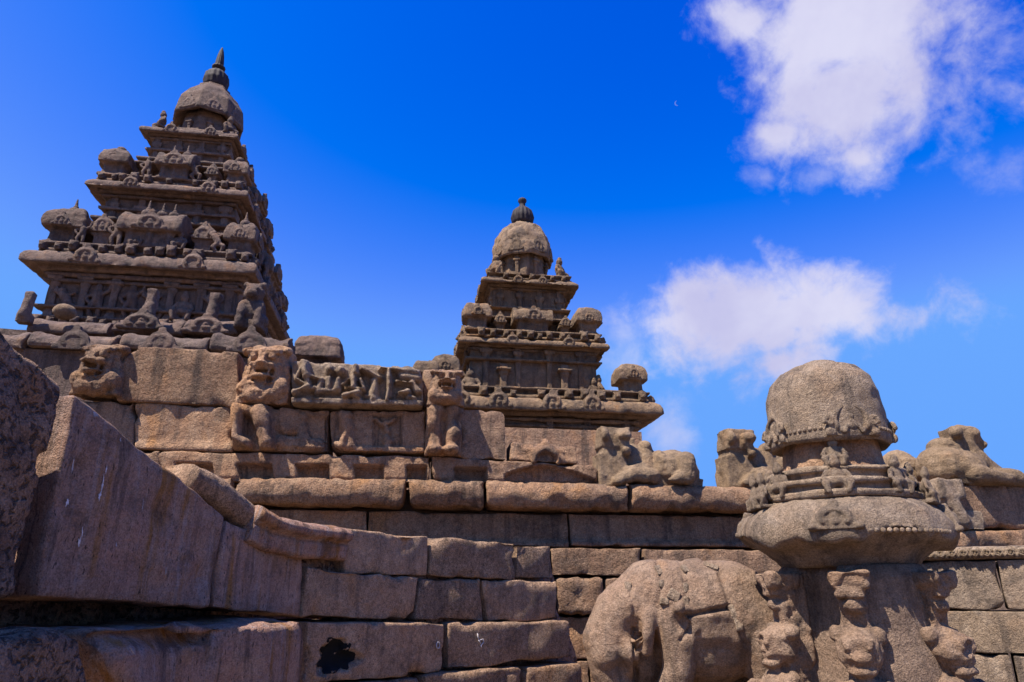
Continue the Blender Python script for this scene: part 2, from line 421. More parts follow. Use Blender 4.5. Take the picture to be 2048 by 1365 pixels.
# ------------------------------------------------------------------ ground and terrace
def sheet(name, x0, x1, y0, y1, z, mat, n=40, amp=.03):
    V = np.array([(x0 + (x1 - x0) * i / n, y0 + (y1 - y0) * j / n, z) for j in range(n + 1) for i in range(n + 1)], float)
    V[:, 2] += amp * fbm(V, .4, 3, 4)
    F = [(j * (n + 1) + i, j * (n + 1) + i + 1, (j + 1) * (n + 1) + i + 1, (j + 1) * (n + 1) + i) for j in range(n) for i in range(n)]
    o = part(name, mesh_from(name, V, F), mat); o['kind'] = 'structure'; return o
sheet('ground', -1500, 1500, -1500, 1500, 0, M_GROUND, 60, .0)
# ------------------------------------------------------------------ shared carved pieces (local: x right, -y towards the viewer, z up)
def kudu_mesh(seed, fig=True):
    s = Sculpt(); rn = random.Random(seed)
    half = [(.5, 0), (.52, .09), (.4, .17), (.36, .3), (.33, .42), (.22, .56), (.1, .64), (.085, .76), (0, .84 + rn.uniform(-.06, .05))]
    poly = half + [(-x, z) for (x, z) in reversed(half[:-1])]
    s.prism(poly, -.10, .16)
    for k in range(20):
        a = math.pi * (-.15 + 1.3 * k / 19); s.ell((math.cos(a) * .25, -.12, .27 + math.sin(a) * .22), .065, seg=8)
    if fig:
        s.ell((0, -.1, .34), .075, seg=8); s.ell((0, -.1, .2), (.1, .08, .1), seg=8)
    s.ell((.43, -.08, .08), .09, seg=8); s.ell((-.43, -.08, .08), .09, seg=8)
    return s.done('arch', .028, 2, .012, 7, seed)
KUDU = [kudu_mesh(1), kudu_mesh(5), kudu_mesh(9, False)]
def head_mesh(seed):
    s = Sculpt(); rn = random.Random(seed)
    s.box((0, .0, .42), (.72, 1.0, .8), top=(rn.uniform(.7, 1), 1)); s.ell((0, -.36, .5), (.34, .3, .36)); s.ell((0, -.6, .36), (.2, .2, .17))
    s.ell((-.3, -.25, .82), .14); s.ell((.3, -.25, .8), .14); s.ell((0, -.3, .12), (.3, .25, .16))
    if rn.random() < .5: s.ell((.2, -.5, .1), .15)
    return s.done('head', .075, 2, .05, 3, seed)
HEADS = [head_mesh(k) for k in range(4)]
def figure_mesh(kind, seed):
    s = Sculpt()
    if kind == 0:                                   # seated dwarf, hands on knees
        s.ell((0, 0, .84), (.15, .15, .17)); s.ell((0, -.02, 1.0), (.1, .1, .09)); s.ell((0, .02, .48), (.22, .17, .26)); s.ell((0, -.05, .34), (.2, .17, .16))
        for x in (-1, 1):
            s.cap([(x * .2, 0, .62), (x * .33, -.06, .42), (x * .2, -.2, .32)], [.075, .06, .05]); s.cap([(x * .14, -.02, .2), (x * .3, -.2, .28), (x * .22, -.22, .03)], [.11, .09, .07])
        s.box((0, .1, .04), (.7, .5, .1))
    elif kind == 1:                                 # standing, one arm raised
        s.ell((0, 0, .9), (.1, .1, .12)); s.ell((0, 0, 1.02), (.07, .07, .07)); s.cap([(0, 0, .72), (.02, 0, .5)], [.14, .13])
        s.cap([(.12, 0, .72), (.28, -.04, .82), (.3, -.04, 1.0)], [.06, .05, .045]); s.cap([(-.12, 0, .72), (-.28, -.04, .6), (-.2, -.06, .45)], [.06, .05, .045])
        s.cap([(.06, 0, .46), (.1, -.03, .22), (.08, 0, 0)], [.09, .07, .06]); s.cap([(-.06, 0, .46), (-.16, -.03, .26), (-.1, 0, 0)], [.09, .07, .06])
    else:                                           # leaning flyer
        s.ell((-.16, 0, .86), (.11, .1, .12)); s.cap([(-.1, 0, .7), (.06, 0, .44)], [.14, .13]); s.cap([(.06, 0, .4), (.28, -.05, .3), (.2, 0, .05)], [.1, .08, .06])
        s.cap([(.04, 0, .4), (-.12, -.06, .24), (.05, 0, .02)], [.1, .08, .06]); s.cap([(-.18, 0, .7), (-.36, -.04, .8), (-.34, 0, .98)], [.06, .05, .04]); s.cap([(0, 0, .72), (.2, -.03, .8)], [.06, .05])
    return s.done('figure', .035, 2, .012, 7, seed)
FIGS = [figure_mesh(k, 20 + k) for k in range(3)]
_s = Sculpt(); _s.lathe([(.18, 0), (.3, .1), (.36, .3), (.3, .48), (.12, .58), (.16, .64), (.1, .72), (.09, .85), (.03, 1.25)], seg=20); FINIAL = _s.done('finial', .045, 1, .012, 5, 3)
_s = Sculpt(); _s.lathe([(.2, 0), (.33, .12), (.38, .3), (.3, .5), (.1, .58), (.12, .66)], seg=20); POT = _s.done('finial', .045, 1, .015, 5, 4)
def pilaster_mesh():
    s = Sculpt(); s.box((0, .02, .36), (.26, .2, .74)); s.box((0, 0, .04), (.34, .26, .1)); s.ell((0, 0, .72), (.2, .16, .09)); s.box((0, -.03, .83), (.52, .34, .07), top=(1.15, 1.1)); s.box((0, 0, .94), (.3, .22, .14))
    return s.done('pilaster', .033, 1, .008, 8, 6)
PILASTER = pilaster_mesh()
def sala_mesh(W, H, Dp, seed):
    s = Sculpt(); s.box((0, 0, H * .22), (W * .78, Dp * .78, H * .46)); s.box((0, 0, H * .03), (W * .9, Dp * .9, H * .07))
    for x in (-.3, 0, .3): s.box((W * x, -Dp * .4, H * .22), (W * .09, Dp * .1, H * .44))
    half = [(Dp * .56, H * .4), (Dp * .58, H * .5), (Dp * .54, H * .66), (Dp * .42, H * .84), (Dp * .22, H * .96), (0, H)]
    poly = [(-y, z) for (y, z) in half] + list(reversed(half[:-1]))
    s.prism(poly, -W * .46, W * .46, 'x')
    c = np.array((0, H * .6))
    for x in (-1, 1):
        pp = [tuple(c + (np.array(p) - c) * 1.08) for p in poly]; a, b = sorted((x * W * .4, x * W * .5)); s.prism(pp, a, b, 'x')
    return s.done('roof', max(.024, H * .028), 2, .03 * H, 3.2 / H, seed, chip=.03 * H)
def kuta_mesh(W, H, seed):
    s = Sculpt(); s.box((0, 0, H * .22), (W * .68, W * .68, H * .46)); s.box((0, 0, H * .03), (W * .86, W * .86, H * .07))
    for x in (-.26, .26): s.box((W * x, -W * .34, H * .22), (W * .1, W * .1, H * .44))
    s.lathe([(W * .44, H * .4), (W * .53, H * .43), (W * .535, H * .62), (W * .5, H * .8), (W * .41, H * .95), (W * .33, H)], power=16, seg=64)
    return s.done('roof', max(.024, H * .028), 2, .035 * H, 3.2 / H, seed, chip=.035 * H)
def ring(name, parent, mat, cx, cy, hw, prof, seed, amp=.03, freq=2.2, chip=.05, step=.12):
    """square moulding: prof [(inset, z)...] swept round the four sides with mitred corners"""
    prof = resample(prof, step * .9); N = max(6, int(2 * hw / step)); V = []
    for (ins, z) in prof:
        h = hw - ins
        for k in range(4):
            for j in range(N):
                t = -1 + 2 * j / N; x, y = ((t, -1), (1, t), (-t, 1), (-1, -t))[k]; V.append((cx + x * h, cy + y * h, z))
    n = 4 * N; F = [(i * n + j, i * n + (j + 1) % n, (i + 1) * n + (j + 1) % n, (i + 1) * n + j) for i in range(len(prof) - 1) for j in range(n)]
    F.append(tuple(range(n - 1, -1, -1))); F.append(tuple(range((len(prof) - 1) * n, len(prof) * n)))
    me = mesh_from(name, np.array(V), F); weather(me, amp, freq, seed, 3, chip)
    return part(name, me, mat, parent)
SIDES = [(0., (1, 0), (0, -1)), (math.pi / 2, (0, 1), (1, 0)), (-math.pi / 2, (0, -1), (-1, 0)), (math.pi, (-1, 0), (0, 1))]
class Tower:
    def __init__(s, root, mat, cx, cy, seed, sides):
        s.o = root; s.m = mat; s.cx = cx; s.cy = cy; s.rn = random.Random(seed); s.seed = seed; s.sides = sides; s.k = 0
    def sd(s): s.k += 1; return s.seed * 100 + s.k
    def put(s, name, me, side, t, d, z, sc, parent=None, jit=.03):
        rz, ax, nr = SIDES[side]; x = s.cx + ax[0] * t + nr[0] * d; y = s.cy + ax[1] * t + nr[1] * d; r = s.rn
        sc = (sc, sc, sc) if isinstance(sc, (int, float)) else sc
        return part(name, me, s.m, parent or s.o, TRS((x, y, z), rz + r.uniform(-jit, jit) * 2, tuple(q * r.uniform(.93, 1.07) for q in sc), 0, r.uniform(-jit, jit)))
    def cornice(s, hw, ztop, zbot, over, kud, ks):
        h = ztop - zbot
        ring('cornice', s.o, s.m, s.cx, s.cy, hw, [(over + .25, zbot + .3 * h), (over * .8, zbot + .24 * h), (.1, zbot + .02 * h), (.02, zbot), (0, zbot + .06 * h), (.005, zbot + .42 * h), (.05, zbot + .7 * h), (.14, zbot + .9 * h), (.28, ztop), (over + .25, ztop + .02)], s.sd(), .016, 3.4, .04, step=.055 * max(1, hw / 2.2))
        ring('string_course', s.o, s.m, s.cx, s.cy, hw - over * .5, [(over * .5 + .2, zbot - .1 * h), (.03, zbot - .12 * h), (0, zbot + .3 * h), (over * .5 + .2, zbot + .32 * h)], s.sd(), .014, 4, .03, .08)
        ring('string_course', s.o, s.m, s.cx, s.cy, hw - over * .72, [(over * .5 + .2, zbot - .42 * h), (.03, zbot - .44 * h), (0, zbot - .2 * h), (over * .5 + .2, zbot - .12 * h)], s.sd(), .014, 4, .03, .08)
        for sd in s.sides:
            for t in kud: s.put('arch', s.rn.choice(KUDU), sd, t * hw, hw - .04, zbot + .1 * h, (ks, ks * .8, ks * .95))
    def wall(s, hw, z0, z1, pil, pw, figs=()):
        ring('wall', s.o, s.m, s.cx, s.cy, hw, [(.3, z0), (0, z0), (0, z1), (.3, z1)], s.sd(), .02, 2., .03, .2)
        for sd in s.sides:
            for t in pil: s.put('pilaster', PILASTER, sd, t * hw, hw, z0, (pw, pw, (z1 - z0)), jit=.005)
            for (t, k, sc, dz) in figs: s.put('figure', FIGS[k], sd, t * hw, hw + .05, z0 + dz, sc)
    def heads(s, hw, z, n, size):
        ring('ledge', s.o, s.m, s.cx, s.cy, hw, [(.4, z), (.0, z), (0, z + size * .35), (.1, z + size * .4), (.1, z + size * .75), (-.03, z + size * .8), (-.03, z + size), (.4, z + size)], s.sd(), .012, 3, .02)
        for sd in s.sides:
            for k in range(n):
                if s.rn.random() < .16: continue
                t = -1 + 2 * (k + .5 + s.rn.uniform(-.2, .2)) / n; s.put('carved_head', s.rn.choice(HEADS), sd, t * hw, hw + size * .12, z + size * .02, size * s.rn.uniform(.7, 1.15), jit=.1)
    def shrines(s, hw, z, items):
        """items: (kind, t, width, height[, finials]) along one side; corner ones are placed once per corner"""
        done = set()
        for sd in s.sides:
            for it in items:
                kind, t, W, H = it[:4]; fin = it[4] if len(it) > 4 else ''
                rz, ax, nr = SIDES[sd]
                d = hw - W * .36 if kind == 'kuta' else hw - .3
                tt = t * hw
                if kind == 'kuta':
                    tt = math.copysign(hw - W * .36, t)
                    key = (round(ax[0] * tt + nr[0] * d, 1), round(ax[1] * tt + nr[1] * d, 1))
                    x, y = key
                    if key in done:
                        body = done_obj[key]; s.put('arch', s.rn.choice(KUDU), sd, tt, d + W * .5, z + H * .46, (W * .5, W * .36, H * .5), body); continue
                    done.add(key)
                    me = kuta_mesh(W, H, s.sd()); body = s.put('miniature_shrine', me, sd, tt, d, z, 1, jit=.012); done_obj[key] = body
                    s.put('arch', s.rn.choice(KUDU), sd, tt, d + W * .5, z + H * .46, (W * .5, W * .36, H * .5), body)
                    if fin: s.put('finial', FINIAL if fin == 'f' else POT, sd, tt, d, z + H * .97, H * .42, body)
                elif kind == 'sala':
                    Dp = H * .8; me = sala_mesh(W, H, Dp, s.sd()); body = s.put('miniature_shrine', me, sd, tt, d, z, 1, jit=.012)
                    s.put('arch', s.rn.choice(KUDU), sd, tt, d + Dp * .56, z + H * .44, (H * .85, H * .5, H * .66), body)
                    for q in (fin or []): s.put('finial', FINIAL, sd, tt + q * W, d, z + H * .95, H * .42, body)
                elif kind == 'nest':
                    s2 = Sculpt(); s2.box((0, .1, H * .25), (W * .7, .5, H * .5)); s2.box((0, .1, H * .45), (W * 1.05, .6, H * .12)); s2.prism([(-W * .5, H * .45), (W * .5, H * .45), (W * .42, H * .75), (0, H), (-W * .42, H * .75)], -.2, .4)
                    body = s.put('miniature_shrine', s2.done('niche', .05, 2, .025, 3, s.sd()), sd, tt, d, z, 1, jit=.012)
                    s.put('arch', s.rn.choice(KUDU), sd, tt, d + .24, z + H * .42, (W * 1.05, W * .6, H * .62), body)
                elif kind == 'fig':
                    s.put('figure', FIGS[int(W)], sd, tt, d + .36, z, H)
done_obj = {}

# ------------------------------------------------------------------ the great tower
gt = thing('temple_tower', (-9.0, 25, 2.7), 'taller stepped stone temple tower at left with octagonal dome and pointed black finial', 'temple tower')
T = Tower(gt, M_BIG, -9.0, 25., 11, (0, 1))
T.wall(2.9, 2.7, 11.4, (), 1.)
T.heads(3.08, 9.35, 16, .36)
for sd in (0, 1):
    for t in (-.93, -.62, -.3, .3, .62, .93): T.put('pilaster', PILASTER, sd, t * 2.9, 2.92, 9.72, (.85, .85, 1.55), jit=.004)
    for (t, k, sc) in ((-.78, 2, 1.0), (-.46, 1, 1.15), (-.1, 1, 1.2), (.14, 2, 1.1), (.45, 0, 1.0), (.78, 2, 1.05)): T.put('figure', FIGS[k], sd, t * 2.9, 2.95, 9.75, sc)
T.cornice(3.6, 11.84, 11.32, .72, (-.47, .44), .9)
T.heads(3.28, 11.84, 15, .36)
T.wall(2.1, 11.8, 14.85, (-.9, -.45, .45, .9), .8)
T.shrines(3.2, 12.16, [('kuta', -1, 1.25, 1.3, 'f'), ('nest', -.5, .75, 1.35), ('sala', 0, 1.95, 1.35, (-.2, .05, .25)), ('nest', .5, .75, 1.3), ('kuta', 1, 1.05, 1.25, 'f'), ('fig', -.32, 1, 1.0), ('fig', .66, 2, .8), ('fig', -.66, 1, .75), ('fig', .3, 0, .7), ('fig', -.12, 0, .6)])
T.cornice(2.73, 15.07, 14.72, .6, (-.45, .5), .72)
T.heads(2.48, 15.07, 13, .31)
T.wall(1.38, 15.0, 17.85, (-.85, -.3, .3, .85), .62)
T.shrines(2.42, 15.34, [('kuta', -1, 1.0, 1.15, 'p'), ('sala', 0, 1.2, 1.15, (-.2, .2)), ('kuta', 1, .92, 1.1, 'p'), ('fig', -.36, 1, .85), ('fig', .3, 2, .8), ('nest', .52, .5, .9)])
T.cornice(1.78, 18.08, 17.8, .42, (-.38, .42), .6)
ring('ledge', gt, M_BIG, -9, 25, 1.5, [(.3, 18), (0, 18.02), (0, 18.25), (.3, 18.3)], 77, .03, 3)
for sx, sy in ((-1, -1), (1, -1), (1, 1)):
    part('figure', FIGS[0], M_BIG, gt, TRS((-9 + sx * 1.25, 25 + sy * 1.25, 18.22), math.atan2(sx, -sy), .82))
def lathe_part(name, prof, loc, rf, mat, parent, seed, amp=.03, freq=2.5, chip=.04, step=.1, seg=96):
    me = polar(name, resample(prof, step), rf, seg, amp, freq, seed, chip); return part(name, me, mat, parent, Matrix.Translation(Vector(loc)))
lathe_part('neck', [(1.0, 18.1), (1.0, 18.95), (.92, 19.6)], (-9, 25, 0), octo(1), M_BIG, gt, 5)
for k in range(8):
    a = (k + .5) * math.pi / 4; part('pilaster', PILASTER, M_BIG, gt, TRS((-9 + .98 * math.cos(a), 25 + .98 * math.sin(a), 18.2), a + math.pi / 2, (.5, .5, .9)))
dm = lathe_part('dome', [(.8, 19.75), (1.12, 19.5), (1.36, 19.36), (1.4, 19.46), (1.35, 19.85), (1.28, 20.25), (1.0, 20.75), (.66, 21.12), (.62, 21.14), (.64, 21.22), (.45, 21.28)], (-9, 25, 0), octo(1.2), M_BIG, gt, 6, .014, 2.6, .03)
for k in range(8):
    a = k * math.pi / 4 + math.pi / 8 ; part('arch', KUDU[k % 3], M_BIG, dm, TRS((-9 + 1.27 * math.cos(a), 25 + 1.27 * math.sin(a), 19.48), a + math.pi / 2, (.7, .3, .8), -.1))
def ribbed(prof, ribs, dep, seg=96, name='finial'):
    return polar(name, resample(prof, .05), lambda an, i: 1 - dep * (.5 + .5 * math.cos(an * ribs)), seg)
part('finial', ribbed([(.3, -.05), (.44, .1), (.5, .36), (.46, .62), (.3, .8), (.16, .88), (.15, .94), (.25, .99), (.26, 1.06), (.17, 1.1), (.165, 1.3), (.13, 1.6), (.08, 1.85), (.02, 2.02)], 14, .05), M_BLACK, gt, TRS((-9, 25, 21.3), 0, (1.05, 1.05, 1.11)))

def thin_ledges(root, mat, cx, cy, rows):
    for k, (hw, z, h) in enumerate(rows): ring('string_course', root, mat, cx, cy, hw, [(.5, z), (.02, z), (0, z + h * .3), (0, z + h * .8), (.04, z + h), (.5, z + h)], 900 + k, .012, 4, .03, .07)
thin_ledges(gt, M_BIG, -9., 25., [(2.62, 13.15, .12), (2.42, 13.6, .13), (2.3, 14.05, .14), (1.95, 16.25, .1), (1.7, 16.6, .12), (1.56, 17.1, .13), (3.06, 10.9, .12), (3.14, 9.98, .1)])
# ------------------------------------------------------------------ the lesser tower
lt = thing('temple_tower', (2.7, 16.5, 2.7), 'shorter stepped stone temple tower in the middle with ribbed black pot finial', 'temple tower')
T = Tower(lt, M_SMALL, 2.7, 16.5, 23, (0, 2, 1))
T.wall(2.15, 2.7, 5.25, (-.88, -.45, .1, .5, .9), .5)
T.cornice(2.66, 5.46, 5.13, .55, (-.66, -.36, .07, .4), .58)
T.heads(2.42, 5.44, 15, .25)
T.wall(1.5, 5.6, 7.0, (-.75, -.25, .25, .75), .5, [(-.98, 0, .62, .1), (.95, 0, .5, .1)])
for q in (-.48, .48):
    for sd in (0, 2): T.put('canopy', PILASTER, sd, q * 1.5, 1.56, 5.72, (.62, .6, .74), jit=0)
T.shrines(2.34, 5.68, [('kuta', -1, .66, .72), ('kuta', 1, .66, .72)])
T.cornice(1.79, 7.1, 6.9, .34, (-.3, .45), .4)
T.heads(1.62, 7.1, 12, .21)
T.wall(.9, 7.1, 8.75, (-.8, -.25, .3, .85), .42)
T.shrines(1.58, 7.32, [('kuta', -1, .68, .68), ('sala', 0, .95, .68), ('kuta', 1, .66, .66), ('nest', -.5, .3, .5), ('nest', .5, .3, .5)])
T.cornice(1.24, 8.9, 8.72, .36, (-.25, .25), .34)
T.heads(1.05, 8.9, 7, .16)
for sx, sy in ((-1, -1), (1, -1), (1, 1), (-1, 1)):
    part('figure', FIGS[0], M_SMALL, lt, TRS((2.7 + sx * .83, 16.5 + sy * .83, 9.05), math.atan2(sx, -sy), .6))
lathe_part('neck', [(.66, 8.9), (.66, 9.7), (.6, 10.1)], (2.7, 16.5, 0), octo(1), M_SMALL, lt, 15, .015, 4)
for k in range(8):
    a = (k + .5) * math.pi / 4; part('pilaster', PILASTER, M_SMALL, lt, TRS((2.7 + .64 * math.cos(a), 16.5 + .64 * math.sin(a), 9.05), a + math.pi / 2, (.34, .34, .75)))
dm = lathe_part('dome', [(.5, 10.0), (.7, 9.86), (.81, 9.8), (.84, 9.9), (.82, 10.2), (.75, 10.55), (.56, 10.86), (.35, 11.0), (.28, 11.05)], (2.7, 16.5, 0), octo(.9), M_SMALL, lt, 16, .035, 4.2, .06, .05)
for k in range(8):
    a = k * math.pi / 4 + math.pi / 8; part('arch', KUDU[k % 3], M_SMALL, dm, TRS((2.7 + .78 * math.cos(a), 16.5 + .78 * math.sin(a), 9.9), a + math.pi / 2, (.42, .25, .62), -.1))
part('finial', ribbed([(.2, 0), (.29, .06), (.33, .22), (.28, .38), (.15, .48), (.08, .53), (.085, .62), (.12, .66), (.12, .71), (.07, .75)], 16, .07), M_BLACK, lt, TRS((2.7, 16.5, 11.02), 0, (1, 1, 1.18)))
thin_ledges(lt, M_SMALL, 2.7, 16.5, [(1.62, 6.55, .07), (1.66, 5.86, .06), (1.18, 7.78, .06), (1.05, 8.1, .07), (2.24, 4.86, .08), (2.25, 4.5, .07)])
# ------------------------------------------------------------------ terrace behind the platform wall
def solid(name, parent, mat, x0, x1, y0, y1, z0, z1, seed=0, n=24, amp=.02):
    V = []; F = []
    bm = bmesh.new(); bmesh.ops.create_cube(bm, size=1); bmesh.ops.subdivide_edges(bm, edges=bm.edges, cuts=n, use_grid_fill=True)
    me = bpy.data.meshes.new(name); bm.to_mesh(me); bm.free()
    V = getv(me) * np.array((x1 - x0, y1 - y0, z1 - z0)) + np.array(((x0 + x1) / 2, (y0 + y1) / 2, (z0 + z1) / 2)); setv(me, V)
    weather(me, amp, 1.5, seed); return part(name, me, mat, parent)
M_TERR = stone('terrace_paving', (.17, .11, .075), (.14, .095, .065), (.19, .13, .09)); o = solid('terrace', None, M_TERR, -16, 12, 8.35, 34, -.2, 2.7, 3); o['kind'] = 'structure'

# ------------------------------------------------------------------ platform wall
PY = 8.
pw = thing('temple_platform', (1, PY, 0), 'long stone platform wall of coursed blocks with lion carvings and figure frieze', 'stone wall')
def X(px, py, Y=PY): return float(atY(px, py, Y)[0])
BK = (0, .5, 0)
def course(name, pxs, py, z0, z1, Y, seed, gap=.004, r=.015, **kw):
    for k, (a, b) in enumerate(pxs):
        rn = random.Random(seed * 31 + k); j = lambda s: rn.uniform(-s, s)
        block(name, pw, kw.get('mat', M_WALL), wallq(Y + j(.012), X(a, py, Y) + gap, X(b, py, Y) - gap, z0 + .004, z1 - .004, [j(.008) for _ in range(4)], [j(.008) for _ in range(4)]), kw.get('back', BK), r, kw.get('step', .05), kw.get('amp', .01), kw.get('freq', 5), seed * 50 + k, kw.get('chip', .012), kw.get('carve'))
course('block', [(640, 800), (800, 1000), (1000, 1180), (1180, 1330), (1330, 1480), (1480, 1640), (1640, 1800)], 1330, .0, .86, PY - .1, 1, amp=.02)
course('block', [(700, 860), (860, 1040), (1040, 1200), (1200, 1350), (1350, 1500), (1500, 1700), (1700, 1860)], 1280, .87, 1.30, PY - .06, 2, amp=.02)
course('block', [(760, 930), (930, 1112), (1115, 1211), (1213, 1330), (1330, 1460), (1460, 1600), (1600, 1760)], 1190, 1.31, 1.70, PY - .12, 3, r=.05, amp=.025, freq=8, chip=.03)
course('block', [(600, 850), (850, 1101), (1103, 1286), (1289, 1580), (1582, 1800)], 1125, 1.72, 2.03, PY - .1, 4, r=.018)
def chamfer(u, v): return np.where(v < .18, .05 * np.clip((.18 - v) / .05, 0, 1), 0)
course('block', [(380, 530), (533, 733), (735, 1137), (1139, 1502), (1504, 1800)], 1060, 2.04, 2.42, PY + .05, 5, carve=chamfer, step=.03)
def roll(u, v): return .16 * np.sqrt(np.clip(1 - ((v - .5) / .56) ** 2, 0, 1))
course('moulding_stone', [(300, 468), (470, 812), (815, 968), (970, 1252), (1254, 1500), (1502, 1700), (1702, 1860)], 995, 2.44, 2.765, PY - .02, 6, r=.035, carve=roll, step=.035, amp=.016, freq=6, chip=.025)
# dentil course: sunk panels leave the tooth blocks standing
def dent(px0, px1, panels, tail=None):
    def f(u, v):
        px = px0 + u * (px1 - px0); h = np.zeros_like(u)
        for (a, b) in panels: h = np.where((px > a) & (px < b) & (v < .62) & (v > .12), -.15, h)
        h = np.where((v <= .12), -.02, h)
        if tail: h = np.where((px > tail) & (v < .15 + .7 * np.abs(np.sin((px - tail) / 100. * 1.5 + .3))), h - .09, h)
        return h
    return f
block('dentil_stone', pw, M_WALL, [atY(322, 962, PY), atY(861, 964, PY), atY(862, 912, PY), atY(310, 903, PY)], BK, .025, .022, .012, 7, 71, .015, dent(320, 862, [(355, 424), (472, 538), (585, 653), (703, 765), (811, 852)]))
block('dentil_stone', pw, M_WALL, [atY(865, 965, PY), atY(1196, 970, PY), atY(1194, 932, PY), atY(864, 913, PY)], BK, .025, .022, .012, 7, 72, .015, dent(865, 1196, [(908, 973)], 1010))
block('dentil_stone', pw, M_WALL, [atY(120, 960, PY), atY(319, 962, PY), atY(318, 903, PY), atY(110, 902, PY)], BK, .025, .03, .012, 7, 73, .015)
# carved body course; relief drawn in photograph-sized units on each stone's face
def relief(rect, strokes, sunk=None, base=None):
    """strokes in the units of rect (x0,y0 top, x1,y1 bottom)"""
    cp = capsules(strokes)
    def f(u, v):
        x = rect[0] + u * (rect[2] - rect[0]); y = rect[3] + v * (rect[1] - rect[3]); h = np.zeros_like(u)
        if sunk:
            for (x0, y0, x1, y1, d) in sunk: h = np.where((x > x0) & (x < x1) & (y > y0) & (y < y1), -d, h)
        if base: h = np.where(y > base[0], base[1], h)
        hh = cp(x, y); return np.where(hh > 0, np.maximum(h, h * 0 + hh + np.minimum(h, 0) * .3), h)
    return f
def pq(x0, y0, x1, y1, Y, t=0, tr=0):
    """front quad from the stone's corners (left, top, right, bottom) in photograph units"""
    return [atY(x0, y1, Y), atY(x1, y1 + tr, Y), atY(x1, y0 + t, Y), atY(x0, y0, Y)]
block('block', pw, M_WALL, pq(120, 795, 267, 897, PY + .04, 8, 2), BK, .03, .05, .012, 5, 81, .012)
block('block', pw, M_WALL, pq(269, 806, 466, 901, PY + .04, 8, 4), BK, .03, .04, .012, 5, 82, .012, lambda u, v: np.where(v < .14, .03, 0))
R1 = (466, 812, 658, 905)
block('carved_block', pw, M_WALL, pq(466, 810, 658, 901, PY + .02, 12, 5), BK, .03, .018, .012, 7, 83, .012,
      relief(R1, [(478, 822, 476, 880, 14, 16, .2), (474, 885, 492, 893, 16, 16, .22), (522, 826, 530, 850, 24, 22, .22), (530, 850, 536, 893, 20, 17, .2), (500, 818, 520, 822, 22, 20, .17), (556, 818, 576, 840, 26, 30, .07),
                  (602, 838, 606, 876, 10, 15, .06), (606, 830, 606, 832, 9, 9, .07), (560, 885, 640, 888, 14, 12, .05)], [(574, 826, 652, 890, .05)]))
R2 = (655, 822, 850, 908)
block('carved_block', pw, M_WALL, pq(660, 822, 850, 905, PY + .02, 0, 3), BK, .03, .018, .01, 7, 84, .012,
      relief(R2, [(683, 832, 690, 860, 12, 14, .1), (690, 832, 690, 834, 10, 10, .11), (690, 860, 680, 895, 10, 9, .09), (694, 860, 698, 895, 9, 9, .08), (668, 894, 700, 896, 10, 10, .07), (768, 852, 772, 864, 5, 7, .03), (770, 878, 772, 884, 9, 12, .045), (788, 838, 764, 852, 4, 4, .03), (748, 838, 764, 852, 4, 4, .03), (768, 846, 768, 847, 6, 6, .04)],
             [(742, 832, 802, 862, .06), (742, 862, 800, 892, .06)], (896, .04)))
block('block', pw, M_WALL, pq(921, 818, 1012, 918, PY, 4, 3), BK, .025, .04, .01, 5, 85, .012)
# upper course
block('block', pw, M_WALL, [atY(229, 802, PY), atY(475, 815, PY), atY(477, 703, PY), atY(256, 690, PY)], BK, .035, .045, .014, 4.5, 86, .02)
FR = (480, 205, 1390, 545)
block('frieze_stone', pw, M_PALE, [atY(585, 812, PY - .05), atY(846, 818, PY - .05), atY(846, 733, PY - .05), atY(582, 722, PY - .05)], BK, .03, .0135, .010, 10, 87, .012,
      relief(FR, [(575, 225, 590, 330, 32, 34, .17), (560, 255, 515, 350, 15, 15, .1), (515, 350, 575, 392, 15, 14, .1), (615, 330, 685, 352, 14, 13, .12), (590, 345, 600, 400, 26, 24, .13), (600, 410, 510, 455, 26, 30, .15), (640, 420, 560, 440, 22, 26, .12), (690, 350, 660, 440, 26, 32, .1), (660, 440, 740, 420, 22, 26, .1),
                  (748, 270, 750, 280, 34, 34, .16), (822, 278, 820, 290, 38, 38, .17), (742, 340, 735, 400, 30, 36, .12), (800, 350, 795, 420, 30, 30, .13), (830, 390, 872, 345, 14, 12, .13), (700, 440, 800, 430, 20, 24, .1),
                  (925, 255, 922, 300, 26, 33, .19), (908, 335, 908, 405, 32, 28, .17), (955, 350, 978, 420, 13, 12, .17), (978, 425, 850, 412, 13, 11, .17), (840, 480, 940, 448, 22, 30, .18), (890, 470, 950, 490, 24, 20, .16),
                  (970, 262, 1085, 325, 20, 22, .15), (1085, 325, 1040, 350, 20, 20, .12), (1052, 360, 1042, 480, 28, 46, .13), (990, 470, 1080, 490, 24, 24, .1),
                  (1150, 262, 1155, 380, 27, 22, .17), (1155, 380, 1135, 500, 20, 14, .15), (1095, 250, 1205, 258, 18, 17, .15), (1168, 400, 1160, 470, 16, 18, .08),
                  (1210, 255, 1360, 262, 26, 30, .1), (1240, 300, 1350, 310, 36, 36, .09), (1205, 352, 1305, 362, 13, 12, .15), (1225, 440, 1280, 430, 24, 30, .16), (1290, 470, 1330, 480, 26, 20, .13), (1335, 380, 1370, 420, 16, 15, .1), (1310, 350, 1345, 420, 24, 22, .11)], None, (492, .11)))
block('block', pw, M_WALL, pq(846, 738, 866, 815, PY + .2, 0, 0), BK, .03, .05, .01, 5, 88)
